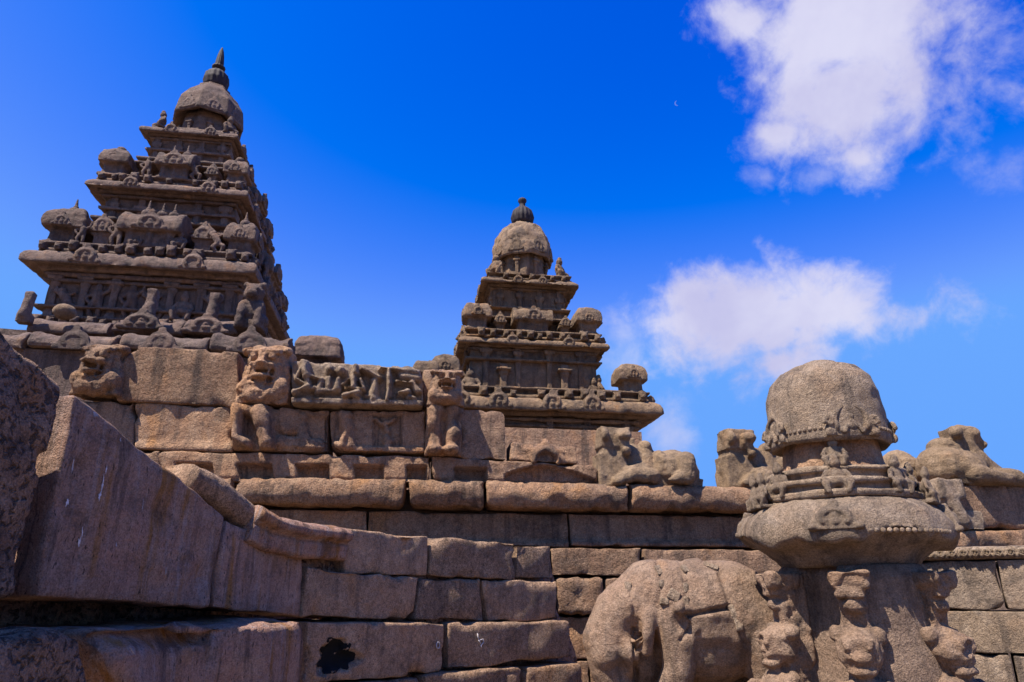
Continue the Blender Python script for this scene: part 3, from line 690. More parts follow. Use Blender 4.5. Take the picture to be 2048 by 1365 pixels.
# lions: head stones and legs, sculpted in metres about their own foot point
def lion_head(W, H, seed, worn=1.):
    s = Sculpt(); s.box((0, .22, H * .34), (W * .98, .5, H * .68), top=(.84, .9)); s.box((0, .2, H * .72), (W * .8, .46, H * .54), top=(.88, .92))
    s.ell((0, -.0, H * .18), (W * .47, .15, H * .2)); s.ell((-W * .3, 0, H * .26), (W * .19, .13, H * .2)); s.ell((W * .3, 0, H * .26), (W * .19, .13, H * .2))
    s.ell((0, .02, H * .72), (W * .36, .15, H * .26)); s.box((0, -.1, H * .845), (W * .62, .12, H * .07), (.3, 0, 0)); s.box((0, -.12, H * .7), (W * .13, .14, H * .2), (-.35, 0, 0)); s.ell((0, -.17, H * .625), (W * .12, .06, H * .05))
    s.ell((0, -.1, H * .58), (W * .25, .08, H * .06)); s.ell((0, -.1, H * .42), (W * .19, .09, H * .055)); s.cap([(-W * .27, -.06, H * .6), (-W * .24, -.06, H * .42)], [W * .06, W * .07]); s.cap([(W * .27, -.06, H * .6), (W * .24, -.06, H * .42)], [W * .06, W * .07])
    for x in (-1, 1):
        s.ell((x * W * .17, -.115, H * .755), W * .07); s.ell((x * W * .38, .02, H * .9), (W * .09, .08, H * .08)); s.ell((x * W * .15, -.14, H * .6), (W * .09, .05, H * .05))
        s.cap([(x * W * .15, -.13, H * .56), (x * W * .14, -.13, H * .48)], [W * .035, W * .028])
        for q in range(4): s.ell((x * W * (.1 + .1 * q), -.1 + .02 * q, H * (.3 + .02 * (q % 2))), (W * .06, .05, H * .05))
    return s.done('lion_head', .012, 2 + int(worn * 2), .010 + .008 * worn, 9, seed, chip=.012 + .01 * worn)
def lion_legs(W, H, seed):
    s = Sculpt(); s.box((0, .3, H * .5), (W * 1.0, .5, H))
    s.cap([(-W * .27, .02, H * .84), (-W * .3, .0, H * .6), (-W * .24, .03, H * .42), (-W * .26, .02, H * .2)], [W * .27, W * .2, W * .16, W * .19]); s.ell((-W * .26, -.06, H * .09), (W * .22, .14, H * .1))
    s.cap([(W * .24, .03, H * .86), (W * .2, .02, H * .62), (W * .27, -.02, H * .42), (W * .22, .02, H * .2)], [W * .24, W * .18, W * .2, W * .17]); s.ell((W * .2, -.05, H * .09), (W * .23, .14, H * .1))
    return s.done('lion_legs', .018, 3, .012, 8, seed, chip=.012)
def lionpart(name, me, px, py, Y, rz=0., ry=0.): return part(name, me, M_WALL, pw, TRS(atY(px, py, Y), rz, 1., 0, ry))
def msz(dpx): return dpx * 8.2 / 1365.
o = lionpart('lion_head', lion_head(msz(104), msz(100), 3), 186, 790, PY + .02, -.3, .06); o['label'] = 'eroded lion head with chipped brow'
o = lionpart('lion_head', lion_head(msz(104), msz(118), 7), 522, 808, PY - .06, -.12, .0); o['label'] = 'eroded lion head with orange muzzle'
o = lionpart('lion_head', lion_head(msz(74), msz(76), 9, 0.), 891, 812, PY - .1, 0, 0); o['label'] = 'snarling lion head at the end of the frieze'
lionpart('lion_legs', lion_legs(msz(72), msz(105), 4), 887, 911, PY - .06)
# stray moulded stone with an arch, lying on the dentil course
_s = Sculpt(); _w, _h = msz(138), msz(44)
_s.box((0, .2, _h * .42), (_w, .42, _h * .84), top=(.97, .7)); _s.ell((0, .2, _h * .5), (_w * .5, .24, _h * .36))
for k in range(17):
    a = math.pi * k / 16; _s.ell((.02 + math.cos(a) * .15, -.03, .0 + math.sin(a) * .15), .04, seg=8)
_s.cap([(-.2, .03, .02), (0.02, .03, .2), (.24, .03, .02)], [.05, .06, .05]); _s.ell((.02, .06, .25), .05)
part('arch_stone', _s.done('arch_stone', .016, 2, .012, 8, 31, chip=.012), M_WALL, pw, TRS(atY(1088, 924, PY + .02), 0, 1, 0, .03))

# ------------------------------------------------------------------ inner enclosure wall with barrel-roofed coping stones
ew = thing('temple_enclosure', (-6, 12.3, 2.7), 'enclosure wall topped with barrel-roofed stones before the taller tower', 'stone wall')
part('wall', getattr(solid('wall', None, M_BIG, -9, -2.42, 12.1, 12.6, 2.6, 5.45, 8), 'data'), M_BIG, ew); bpy.data.objects.remove(bpy.data.objects['wall.%03d' % 0] if 'wall.000' in bpy.data.objects else [q for q in col.objects if q.name.startswith('wall') and q.parent is None][0])
def barrel(px0, px1, pt, pb, Y, seed, dep=.8, mat=M_BIG, arch=1., roll=0.):
    a, b = atY(px0, pb, Y), atY(px1, pb + 12, Y); W = b[0] - a[0]; H = atY(px0, pt, Y)[2] - a[2]
    s = Sculpt(); half = [(dep * .5, 0), (dep * .53, H * .2), (dep * .5, H * .45), (dep * .38, H * .78), (dep * .2, H * .95), (0, H)]
    poly = [(-y, z) for (y, z) in half] + list(reversed(half[:-1])); s.prism(poly, -W * .48, W * .48, 'x')
    for x in (-1, 1):
        pp = [(y * 1.07, z * 1.08) for (y, z) in poly]; q, w = sorted((x * W * .42, x * W * .5)); s.prism(pp, q, w, 'x')
    me = s.done('barrel_stone', .035, 2, .03, 3.5, seed, chip=.04)
    body = part('barrel_stone', me, mat, ew, TRS(((a[0] + b[0]) / 2, Y + dep * .5, (a[2] + b[2]) / 2), 0, 1, 0, roll))
    if arch: part('arch', KUDU[seed % 3], mat, body, TRS(((a[0] + b[0]) / 2 + (seed % 3 - 1) * .06, Y - .02, (a[2] + b[2]) / 2 - .03), 0, (H * 2.0 * arch, H * .7, H * 1.65 * arch)))
    return body
barrel(52, 226, 653, 690, 12., 41); barrel(238, 414, 657, 694, 12., 42); barrel(418, 577, 657, 697, 12., 43)
barrel(-130, 45, 648, 690, 12., 44)
# rear row with upright broken finial stumps
for (a, b, s_) in ((55, 215, 51), (222, 362, 52), (365, 500, 53)): barrel(a, b, 626, 662, 13.1, s_, .9, arch=0)
part('wall', getattr(solid('rear_wall', None, M_BIG, -9, -2.9, 13.3, 13.8, 2.6, 6.2, 9), 'data'), M_BIG, ew); bpy.data.objects.remove([q for q in col.objects if q.name.startswith('rear_wall') and q.parent is None][0])
def stump(px, pt, pb, Y, seed, w, arch=True):
    a = atY(px, pb, Y); H = atY(px, pt, Y)[2] - a[2]; s = Sculpt()
    s.cap([(0, 0, H * .3), (.02, 0, H * .6), (.03, 0, H * .92)], [w * .34, w * .3, w * .26]); s.box((.03, 0, H * .93), (w * .5, w * .5, H * .16)); s.box((0, .05, H * .2), (w * .8, w * .6, H * .3))
    body = part('broken_finial', s.done('broken_finial', .03, 2, .025, 5, seed, chip=.02), M_BIG, ew, TRS(a, 0, 1, 0, .02))
    if arch: part('arch', KUDU[seed % 2], M_BIG, body, TRS(a + np.array((0, -.16, -.05)), 0, (w * 2.1, .5, H * .62)))
stump(288, 580, 660, 12.9, 61, .4); stump(416, 588, 668, 12.9, 62, .4); stump(43, 585, 650, 12.9, 63, .3, False)
_s = Sculpt(); _s.ell((0, 0, .16), (.2, .2, .15)); part('round_finial', _s.done('round_finial', .025, 2, .012, 5, 2), M_SMALL, ew, TRS(atY(126, 640, 12.9)))
# seated lion on the end of the enclosure wall
_s = Sculpt(); _s.box((0, .1, .08), (.56, .5, .18)); _s.ell((0, .08, .42), (.26, .24, .34)); _s.ell((0, -.02, .78), (.2, .19, .2)); _s.ell((0, -.2, .72), (.12, .1, .09)); _s.box((0, .05, .93), (.3, .26, .14))
for x in (-1, 1): _s.cap([(x * .16, -.08, .5), (x * .17, -.18, .28), (x * .17, -.2, .06)], [.1, .08, .08]); _s.ell((x * .2, .05, .2), (.14, .2, .16)); _s.ell((x * .17, 0, .98), .06); _s.ell((x * .08, -.16, .84), .045)
part('seated_lion', _s.done('seated_lion', .024, 2, .018, 6, 71), M_BIG, ew, TRS(atY(499, 660, 12.85), 0, .95))
# a square shrine roof further back
o = part('roof_block', kuta_mesh(.95, .85, 91), M_BIG, ew, TRS(atY(632, 722, 14.) + np.array((0, .45, -.3)), 0, (1, 1, 1.05)))
o = part('roof_block', kuta_mesh(.5, .5, 92), M_SMALL, ew, TRS(atY(851, 768, 13.) + np.array((0, .2, 0)), 0, 1))
solid_w = solid('linking_wall', None, M_WALL, -2.5, 4, 11.5, 12., 2.6, 4.2, 5); me_ = solid_w.data; bpy.data.objects.remove(solid_w); part('wall', me_, M_WALL, ew)
# ------------------------------------------------------------------ curved tank wall on the left, in shade
tw = thing('tank_masonry', tuple(footH(600, 5.2) * np.array((1, 1, 0))), 'curved wall of big shaded granite blocks climbing towards the camera at lower left', 'tank wall')
HX = [(-200, 2.75), (0, 3.05), (75, 3.3), (250, 3.8), (430, 4.4), (605, 5.15), (690, 5.5), (855, 6.2), (1030, 6.9), (1180, 7.5)]
def Hof(px): return float(np.interp(px, [a for a, b in HX], [b for a, b in HX]))
def wplane(pa, pb, out=0.):
    a, b = footH(pa, Hof(pa)), footH(pb, Hof(pb)); d = b - a; d[2] = 0; d /= np.linalg.norm(d); n = np.array((d[1], -d[0], 0)); return a + n * out, n
def tblock(name, quad, mat, out=0., thick=.5, r=.03, step=.05, amp=.012, freq=5, seed=0, chip=.015, carve=None, parent=None, pa=None, pb=None, nz=4, ew=1.):
    """quad BL BR TR TL as pixels, set on the wall's own upright plane between pa and pb"""
    pa = quad[0][0] if pa is None else pa; pb = quad[1][0] if pb is None else pb
    p0, n = wplane(pa, pb, out)
    return block(name, parent or tw, mat, [onplane(x, y, p0, n) for (x, y) in quad], -n * thick, r, step, amp, freq, seed, chip, carve, nz, ew)
g = 1.5
# row 1 (top), left to right
tblock('block', [(690, 1148), (856 - g, 1152), (858 - g, 1074), (688, 1057)], M_TANK, 0, .45, .014, .05, .008, 5, 201)
tblock('block', [(859, 1153), (1029, 1160), (1031, 1086), (861, 1074)], M_TANK, .02, .45, .022, .05, .012, 5, 202)
tblock('block', [(1033, 1157), (1103, 1158), (1100, 1094), (1034, 1091)], M_TANK, 0, .45, .014, .05, .008, 5, 203)
# row 2
tblock('block', [(604, 1234), (824, 1240), (838, 1155), (616, 1135)], M_TANK, .03, .55, .022, .05, .012, 4, 204)
tblock('block', [(829, 1240), (971, 1244), (960, 1158), (842, 1157)], M_TANK, .03, .55, .022, .05, .012, 4, 205)
tblock('block', [(976, 1244), (1117, 1240), (1113, 1162), (964, 1160)], M_TANK, .03, .55, .016, .05, .010, 4, 206)
M_PATCH = plain('patch_black', (.006, .005, .005), .95)
# row 3, the first with a shallow hollow under a black patch
def socket(u, v):
    x = 615 + u * 275; y = 1360 - v * 118
    a = np.arctan2(y - 1313, x - 671); rr = 1 + .22 * np.sin(a * 3 + .6) + .16 * np.sin(a * 5 + 2) + .08 * np.sin(a * 9)
    d = np.hypot((x - 671) / 36, (y - 1313) / 29) / rr
    return np.where(d < 1, -.09 * (1 - np.clip(d, 0, 1) ** 4), 0)
SK = tblock('block', [(608, 1372), (886, 1345), (893, 1247), (616, 1242)], M_TANK, .08, .8, .026, .018, .012, 4, 207, .01, socket)
tblock('block', [(894, 1342), (1141, 1314), (1139, 1243), (898, 1246)], M_TANK, .08, .6, .028, .05, .014, 4, 208)
# row 4
tblock('block', [(640, 1460), (846, 1440), (848, 1352), (640, 1378)], M_TANK, .14, .7, .05, .06, .014, 4, 209)
tblock('block', [(850, 1440), (1048, 1420), (1050, 1333), (850, 1352)], M_TANK, .14, .7, .05, .06, .014, 4, 210)
tblock('block', [(1052, 1420), (1180, 1410), (1168, 1326), (1053, 1335)], M_TANK, .14, .7, .05, .06, .014, 4, 211)
# big slabs climbing to the left
tblock('slab', [(425, 1216), (603, 1232), (607, 1116), (455, 1032)], M_SLAB, .0, .5, .02, .04, .014, 4, 212, .015, ew=.3)
SL = tblock("slab", [(72, 1196), (420, 1214), (452, 1033), (150, 786)], M_SLAB, .02, .55, .025, .025, .016, 6, 213, .02, pa=75, pb=430, ew=.12)
# ledge course below the slabs: its top shows
tblock('block', [(214, 1420), (606, 1400), (614, 1240), (172, 1262)], M_SLAB, .26, .9, .06, .045, .03, 3.2, 214, .03, lambda u, v: .05 * np.sin(u * 9 + 1.) - .13 * np.clip(v - .72, 0, 1) / .28 * (u < .5), pa=200, pb=610, nz=14)
tblock('block', [(-120, 1440), (206, 1430), (170, 1268), (-130, 1256)], M_ROUGH, .34, .9, .1, .045, .03, 4, 215, .02, pa=0, pb=206, nz=14)
# dark packing and rubble behind the joints
p0, n = wplane(75, 605, -.55)
for (q, sd_) in (([(-400, 1320), (620, 1300), (620, 1130), (-400, 700)], 221), ([(560, 1300), (760, 1300), (760, 1085), (600, 1085)], 222)):
    block('packing_stone', tw, M_ROUGH, [onplane(x, y, p0, n) for (x, y) in q], -n * .4, .05, .06, .04, 4, sd_, .03)
tblock('packing_stone', [(596, 1170), (712, 1172), (712, 1066), (596, 1090)], M_ROUGH, -.1, .3, .03, .03, .03, 9, 224, pa=605, pb=690)
tblock('packing_stone', [(640, 1500), (1200, 1480), (1100, 1110), (690, 1100)], M_ROUGH, -.28, .25, .05, .1, .03, 3, 223)
for k, (px, py, rr) in enumerate(( (655, 1112, .05), (640, 1120, .04), (672, 1100, .05))):
    s = Sculpt(); s.ell((0, 0, 0), (rr, rr, rr * .7)); s.box((0, 0, 0), (rr * 1.4, rr * 1.3, rr * 1.1), (.3, .4, k)); p0, n = wplane(px - 60, px + 60, -.12)
    part('rubble_stone', s.done('rubble_stone', .012, 2, .014, 12, 230 + k), M_TANK, tw, TRS(onplane(px, py, p0, n)))
# bird lime runs on the slabs
from mathutils.bvhtree import BVHTree
def surf(o):
    V = [tuple(v) for v in getv(o.data)]; return BVHTree.FromPolygons(V, [tuple(q.vertices) for q in o.data.polygons])
BV = surf(SL)
def lime(px, py, w, h, seed, BV=BV, name='lime_or_black_mark', mat=M_LIME, rings=(0., .5, 1.), wob=1.):
    c = _c; rn = random.Random(seed); ph = [rn.uniform(0, 6) for _ in range(4)]; N_ = 48; P = []
    for ringf in rings:
        for t_ in ([0.] if ringf == 0 else np.linspace(0, 2 * math.pi, N_, endpoint=False)):
            q = ringf * (1 + wob * (.3 * math.sin(2 * t_ + ph[0]) + .25 * math.sin(3 * t_ + ph[1]) + .25 * math.sin(7 * t_ + ph[2]) + .2 * math.sin(11 * t_ + ph[3])))
            d = ray(px + math.cos(t_) * w * q + math.sin(t_) * h * q * .12, py - math.sin(t_) * h * q); d = Vector(d / np.linalg.norm(d)); hit = BV.ray_cast(Vector(_c), d)
            if hit[0] is None: return
            P.append(np.array(hit[0]) + np.array(hit[1]) * .003)
    F = [(0, 1 + i, 1 + (i + 1) % N_) for i in range(N_)]
    for k_ in range(len(rings) - 2): F += [(1 + k_ * N_ + i, 1 + (k_ + 1) * N_ + i, 1 + (k_ + 1) * N_ + (i + 1) % N_, 1 + k_ * N_ + (i + 1) % N_) for i in range(N_)]
    part('lime_or_black_mark', mesh_from(name, np.array(P), F), mat, tw)
for k, a_ in enumerate(((190, 830, 5, 4), (226, 850, 6, 3), (205, 968, 1.6, 12), (199, 992, 2.2, 8), (134, 1005, 2.2, 7), (145, 930, 1.2, 16), (232, 1090, 1.2, 4), (331, 1143, 1, 6), (158, 1085, 1.8, 10), (212, 940, 1, 7), (164, 1065, 1, 9), (285, 1010, .8, 9), (240, 880, 1.6, 3))): lime(*a_, 300 + k)
lime(671, 1313, 39, 31, 77, surf(SK), 'black_patch', M_PATCH, tuple(np.linspace(0, 1, 14)), .4)  # flat near-black patch laid over the hollow in the block
# chalk marks on the lower blocks
def chalk(strokes, pa, pb, out, wd=.0055):
    p0, n = wplane(pa, pb, out); s = Sculpt()
    for st in strokes: s.cap([onplane(x, y, p0, n) for (x, y) in st], [wd] * len(st), seg=8)
    me = mesh_from('chalk_mark', s.V, s.F); part('chalk_mark', me, M_LIME, tw)
chalk([[(955, 1268), (957, 1280), (961, 1287)], [(958, 1281), (966, 1279), (967, 1285), (962, 1291), (963, 1295)]], 894, 1141, .088)
a_ = [(876 + 3.2 * math.cos(t), 1291 + 6.5 * math.sin(t)) for t in np.linspace(0, 6.283, 13)]
chalk([a_], 610, 890, .088)

# curved moulded coping stones lying on the tank wall
def coping(pts, prof, name, label, seed, mat, up=(0, 0, 1), depth=.35):
    """sweep a profile [(out, up)...] along world points"""
    pts = [np.array(p) for p in pts]; T_ = []
    n = 60; tt = np.linspace(0, len(pts) - 1, n); P = np.array([[np.interp(t, range(len(pts)), [p[k] for p in pts]) for k in range(3)] for t in tt])
    V = []; m = len(prof)
    for i in range(n):
        d = P[min(i + 1, n - 1)] - P[max(i - 1, 0)]; d /= np.linalg.norm(d); nn = np.array((d[1], -d[0], 0)); nn /= np.linalg.norm(nn); uu = np.cross(nn, d); uu = uu if uu[2] > 0 else -uu
        for (o_, z_) in prof: V.append(P[i] + nn * o_ + uu * z_)
    F = [(i * m + j, (i + 1) * m + j, (i + 1) * m + (j + 1) % m, i * m + (j + 1) % m) for i in range(n - 1) for j in range(m)] + [tuple(reversed(range(m))), tuple(range((n - 1) * m, n * m))]
    me = mesh_from(name, np.array(V), F); bm = bmesh.new(); bm.from_mesh(me); bmesh.ops.recalc_face_normals(bm, faces=bm.faces); bm.to_mesh(me); bm.free()
    weather(me, .006, 9, seed, 3, .006); return part(name, me, mat, tw)
def onw(px, py, out, pa=430, pb=690):
    p0, n_ = wplane(pa, pb, out); return onplane(px, py, p0, n_)
rollp = [(-.3, -.12), (.0, -.14), (.08, -.1), (.12, 0), (.1, .09), (.03, .14), (-.1, .16), (-.3, .14)]
coping([onw(372, 958, -.1), onw(430, 985, -.1), onw(490, 1035, -.1), onw(536, 1078, -.1)], resample([(a * .8, b * .68) for a, b in rollp], .025), 'coping_stone', '', 241, M_TANK)
eave = resample([(-.3, .0), (.02, .005), (.08, -.015), (.105, -.05), (.095, -.085), (.05, -.105), (.035, -.12), (.05, -.135), (.045, -.22), (.02, -.24), (-.3, -.24)], .02)
coping([onw(512, 1012, -.02), onw(545, 1032, -.02), onw(600, 1046, -.02), onw(650, 1052, -.02), onw(688, 1058, -.02)], eave, 'coping_stone', '', 242, M_SLAB)

# ------------------------------------------------------------------ rough boulder slab nearest the camera
p0, n = wplane(-150, 75, .12)
bl = block('boulder_slab', None, M_ROUGH, [onplane(x, y, p0, n) for (x, y) in ((-260, 1262), (30, 1190), (138, 768), (-260, 430))], -n * .45, .07, .022, .03, 4, 251, .03, lambda u, v: .05 * np.sin(u * 3.1), nz=8, edge_wear=.35)
tag(bl, 'dark rough pitted granite slab leaning at the far left edge', 'boulder')

# ------------------------------------------------------------------ wall on the right behind the shrine
rw = thing('carved_masonry', tuple(footH(1950, 6.2) * np.array((1, 1, 0))), 'sunlit block wall with scroll band behind the domed miniature shrine', 'stone wall')
RA, RB = footH(1840, 6.45), footH(2048, 6.05); _d = RB - RA; _d[2] = 0; _d /= np.linalg.norm(_d); RN = np.array((_d[1], -_d[0], 0))
def rblock(name, a, b, z0, z1, out, seed, mat=M_PALE, **kw):
    P = lambda s, z: RA * np.array((1, 1, 0)) + _d * s + RN * out + np.array((0, 0, z))
    return block(name, rw, mat, [P(a, z0), P(b, z0), P(b, z1), P(a, z1)], -RN * kw.get('thick', .5), kw.get('r', .02), kw.get('step', .05), kw.get('amp', .007), 5, seed, .008, kw.get('carve'))
def rz(px, py, out=0.): return float(onplane(px, py, RA + RN * out, RN)[2])
z1, z2, z3, z4 = rz(1960, 1307), rz(1960, 1221), rz(1960, 1120), rz(1960, 1093)
rblock('block', -.6, .25, 0, z1 - .42, 0, 400); rblock('block', .27, 1.6, 0, z1 - .42, 0, 401)
rblock('block', -.6, .55, z1 - .41, z1 - .005, 0, 402, M_PALE); rblock('block', .57, 1.7, z1 - .41, z1 - .005, 0, 403, M_PALE)
rblock('block', -.6, .0, z1 + .005, z2 - .005, .01, 404, M_PALE); rblock('block', .02, 1.7, z1 + .005, z2 - .005, 0, 405, M_PALE)
rblock('block', -.6, .6, z2 + .005, z3 - .004, 0, 406); rblock('block', .61, 1.7, z2 + .005, z3 - .004, .005, 407)
def scroll(u, v):
    x = u * 2.2 / .085; k = x - np.floor(x) - .5; y = (v - .5) * 1.1
    d = np.hypot(k, y); return .035 * np.sqrt(np.clip(1 - (v - .5) ** 2 * 4, 0, 1)) + .016 * np.cos(d * 22) * (d < .48)
rblock('scroll_band', -.6, 1.6, z3 + .002, z4, .02, 408, step=.012, amp=.003, carve=scroll)
zc = lambda px, py: float(atY(px, py, 6.75)[2])
for (a, b, t_, bt, yo, sd_, mt) in ((1700, 1895, 965, 1058, 6.9, 410, M_WALL), (1897, 2120, 962, 1057, 6.75, 411, M_WALL), (1700, 2120, 1060, 1100, 6.7, 412, M_WALL)):
    block('block', rw, mt, [atY(a, bt, yo), atY(b, bt, yo), atY(b, t_, yo), atY(a, t_, yo)], (0, .6, 0), .04, .05, .014, 5, sd_, .02)
s = Sculpt(); _b = atY(1915, 1060, 6.7); _h = atY(1915, 958, 6.7)[2] - _b[2]
s.box((0, .15, _h * .8), (.3, .4, _h * .4)); s.cap([(-.06, .05, _h * .8), (.02, .02, _h * .45), (.1, .02, .08)], [.12, .09, .09]); s.box((.15, .15, _h * .2), (.4, .3, _h * .4))
part('bracket_stone', s.done('bracket_stone', .018, 3, .012, 8, 413, chip=.012), M_PALE, rw, TRS(_b))
# ------------------------------------------------------------------ stone bulls resting on the walls
def bull_left(seed, stub=True):
    """kneeling bull seen from its flank: upright neck with a turned-back blunt head at left, folded foreleg, hump, round rump at right. metres"""
    s = Sculpt(); k = .00164
    def p(x, y, d=0.): return ((x - 1500) * k, d, (1140 - y) * k)
    s.box(p(1262, 900, .12), (.26, .3, .62), (0, .03, 0)); s.box(p(1282, 780, .1), (.36, .3, .25), (0, .04, 0)); s.box(p(1215, 1020, .12), (.2, .32, .4))
    s.cap([p(1325, 800, 0.), p(1358, 870, -.02)], [.1, .075]); s.ell(p(1358, 880, -.02), (.07, .1, .07)); s.ell(p(1345, 770, .0), (.11, .16, .08))
    s.ell(p(1200, 770, -.04), (.05, .1, .09)); s.cap([p(1290, 940, .05), p(1320, 1040, .05), p(1300, 1110, .02)], [.12, .13, .1])
    s.cap([p(1290, 1100, -.08), p(1400, 1060, -.1), p(1540, 1070, -.06)], [.07, .09, .1]); s.cap([p(1360, 1040, -.06), p(1480, 1020, .0)], [.07, .1]); s.ell(p(1280, 1110, -.09), (.08, .08, .06))
    s.cap([p(1545, 850, .14), p(1540, 960, .12), p(1530, 1080, .1)], [.1, .13, .17]); s.ell(p(1440, 960, .2), (.2, .2, .26)); s.ell(p(1545, 825, .14), (.085, .12, .08))
    s.ell(p(1720, 1000, .14), (.3, .29, .25)); s.ell(p(1790, 1010, .14), (.26, .29, .25)); s.ell(p(1640, 960, .14), (.12, .26, .18)); s.box(p(1760, 1110, .15), (.58, .4, .1))
    s.cap([p(1800, 960, -.1), p(1790, 1060, -.14), p(1690, 1095, -.16)], [.13, .11, .055]); s.ell(p(1680, 1100, -.17), (.09, .06, .04))
    if stub: s.box(p(1445, 790, .3), (.14, .16, .14))
    return s.done('bull', .0135, 3, .014, 7, seed, 4, .015)
def bull_right(seed):
    """kneeling bull facing right: round rump and hump at left, raised head with muzzle to the right, chest sloping down"""
    s = Sculpt(); k = .00138                                   # from the enlarged view, origin (1640,845)
    def p(x, y, d=0.): return ((x - 1640) * k, d, (850 - y) * k)
    s.ell(p(1470, 700, .12), (.235, .26, .2)); s.ell(p(1560, 720, .1), (.3, .28, .19)); s.ell(p(1450, 750, .12), (.2, .25, .15)); s.ell(p(1490, 560, .12), (.12, .15, .09)); s.ell(p(1540, 600, .12), (.16, .16, .12))
    s.cap([p(1640, 520, .1), p(1690, 640, .1), p(1800, 740, .08), p(1900, 790, .06)], [.12, .15, .13, .1]); s.box(p(1620, 470, .1), (.22, .22, .12), (0, -.05, 0)); s.cap([p(1650, 470, .08), p(1720, 490, .06), p(1775, 545, .04)], [.1, .1, .055])
    s.ell(p(1780, 550, .04), (.05, .07, .055)); s.ell(p(1560, 480, .0), (.06, .07, .06)); s.cap([p(1800, 790, -.06), p(1900, 800, -.08), p(1980, 830, -.06)], [.09, .08, .06]); s.cap([p(1560, 780, -.12), p(1700, 800, -.15), p(1800, 815, -.15)], [.1, .07, .05])
    s.box(p(1700, 822, .1), (.7, .4, .1))
    return s.done('bull', .0125, 3, .012, 7, seed, 4, .014)
GB = 'stone bulls resting along the platform edge'
def bull(me, loc, rz, sc, label):
    o = part('bull_statue', me, M_BULL, None, TRS(loc, rz, sc)); return tag(o, label, 'bull statue', GB)
BZ = 2.765
bl1 = bull_left(501)
def onz(px, py, z):
    d = ray(px, py); return _c + d * ((z - EYE) / d[2])
def seat(px, Y, z): p_ = atY(px, 960, Y); return (p_[0], Y, z)
bull(bl1, seat(1290, PY - .02, BZ - .03), 0, 1.0, 'kneeling stone bull left of the domed shrine, all in view')
bull(bull_left(502, False), seat(1540, PY - .02, BZ - .03), .05, 1.02, 'kneeling stone bull half hidden behind the miniature shrine dome')
_z = float(atY(1900, 962, 6.75)[2])
bull(bull_right(503), (atY(1960, 962, 6.8)[0], 6.85, _z - .03), .0, 1.14, 'kneeling stone bull facing right on the wall at right edge')
s = Sculpt(); s.ell((0, .1, .2), (.2, .25, .24)); s.ell((.08, .1, .12), (.22, .25, .16)); s.box((.05, .1, .04), (.5, .4, .1)); s.cap([(-.1, -.06, .12), (.12, -.1, .07)], [.08, .06])
bull(s.done('bull', .014, 3, .012, 8, 504, 4, .012), seat(1815, 7.3, 2.72), 0, 1.0, 'rounded stone bull rump just right of the shrine neck')

# ------------------------------------------------------------------ animal statue standing head down
k = .00186
an = thing('animal_statue', tuple(onplane(1330, 1300, footH(1330, 5.85), np.array((math.sin(YAW), math.cos(YAW), 0))) * np.array((1, 1, 0))), 'smooth broad-backed stone animal with lowered head and cracked harness bands', 'animal statue')
_hd = np.array((math.sin(YAW), math.cos(YAW), 0)); _A0 = footH(1330, 5.85)
def ap(x, y, d=0.):
    """enlarged-view units to metres in the statue's own upright frame"""
    w = onplane(1140 + x / 2.2555, 1050 + y / 2.2555, _A0, _hd) + _hd * d; return w
s = Sculpt()
s.ell(ap(600, 400, .1), (.46, .42, .43)); s.ell(ap(720, 420, .12), (.42, .42, .42)); s.ell(ap(820, 450, .12), (.34, .4, .38)); s.ell(ap(440, 340, .1), (.34, .36, .32)); s.ell(ap(560, 300, .1), (.4, .36, .25)); s.ell(ap(720, 320, .1), (.36, .36, .28))
s.cap([ap(380, 330, .08), ap(240, 420, .06), ap(170, 520, .04), ap(180, 640, .04), ap(230, 780, .05), ap(260, 1000, .05)], [.3, .25, .2, .16, .13, .12])
s.ell(ap(260, 360, .05), (.2, .26, .2)); s.ell(ap(160, 560, .02), (.15, .2, .2)); s.ell(ap(250, 560, -.02), (.1, .2, .2))
s.cap([ap(440, 420, -.12), ap(470, 520, -.16), ap(470, 640, -.16), ap(430, 760, -.15), ap(420, 1150, -.12)], [.16, .15, .125, .12, .13])       # near foreleg
s.cap([ap(560, 440, .3), ap(560, 700, .3), ap(560, 1150, .3)], [.17, .14, .13]); s.cap([ap(860, 520, -.1), ap(900, 760, -.1), ap(880, 1150, -.08)], [.22, .16, .15]); s.cap([ap(900, 520, .3), ap(920, 1150, .3)], [.2, .15])
s.cap([ap(335, 400, -.2), ap(320, 480, -.22), ap(325, 560, -.2)], [.06, .07, .045]); s.cap([ap(470, 380, -.27), ap(520, 450, -.25)], [.07, .06])                         # ear and shoulder knot
s.box(ap(560, 760, .3), (1.15, .36, 1.1)); s.ell(ap(330, 560, .18), (.2, .2, .35)); s.ell(ap(640, 560, .12), (.5, .36, .26)); s.box(ap(300, 800, .2), (.35, .3, .9))
body = s.done('body', .0135, 6, .008, 6, 601, 3, .006)
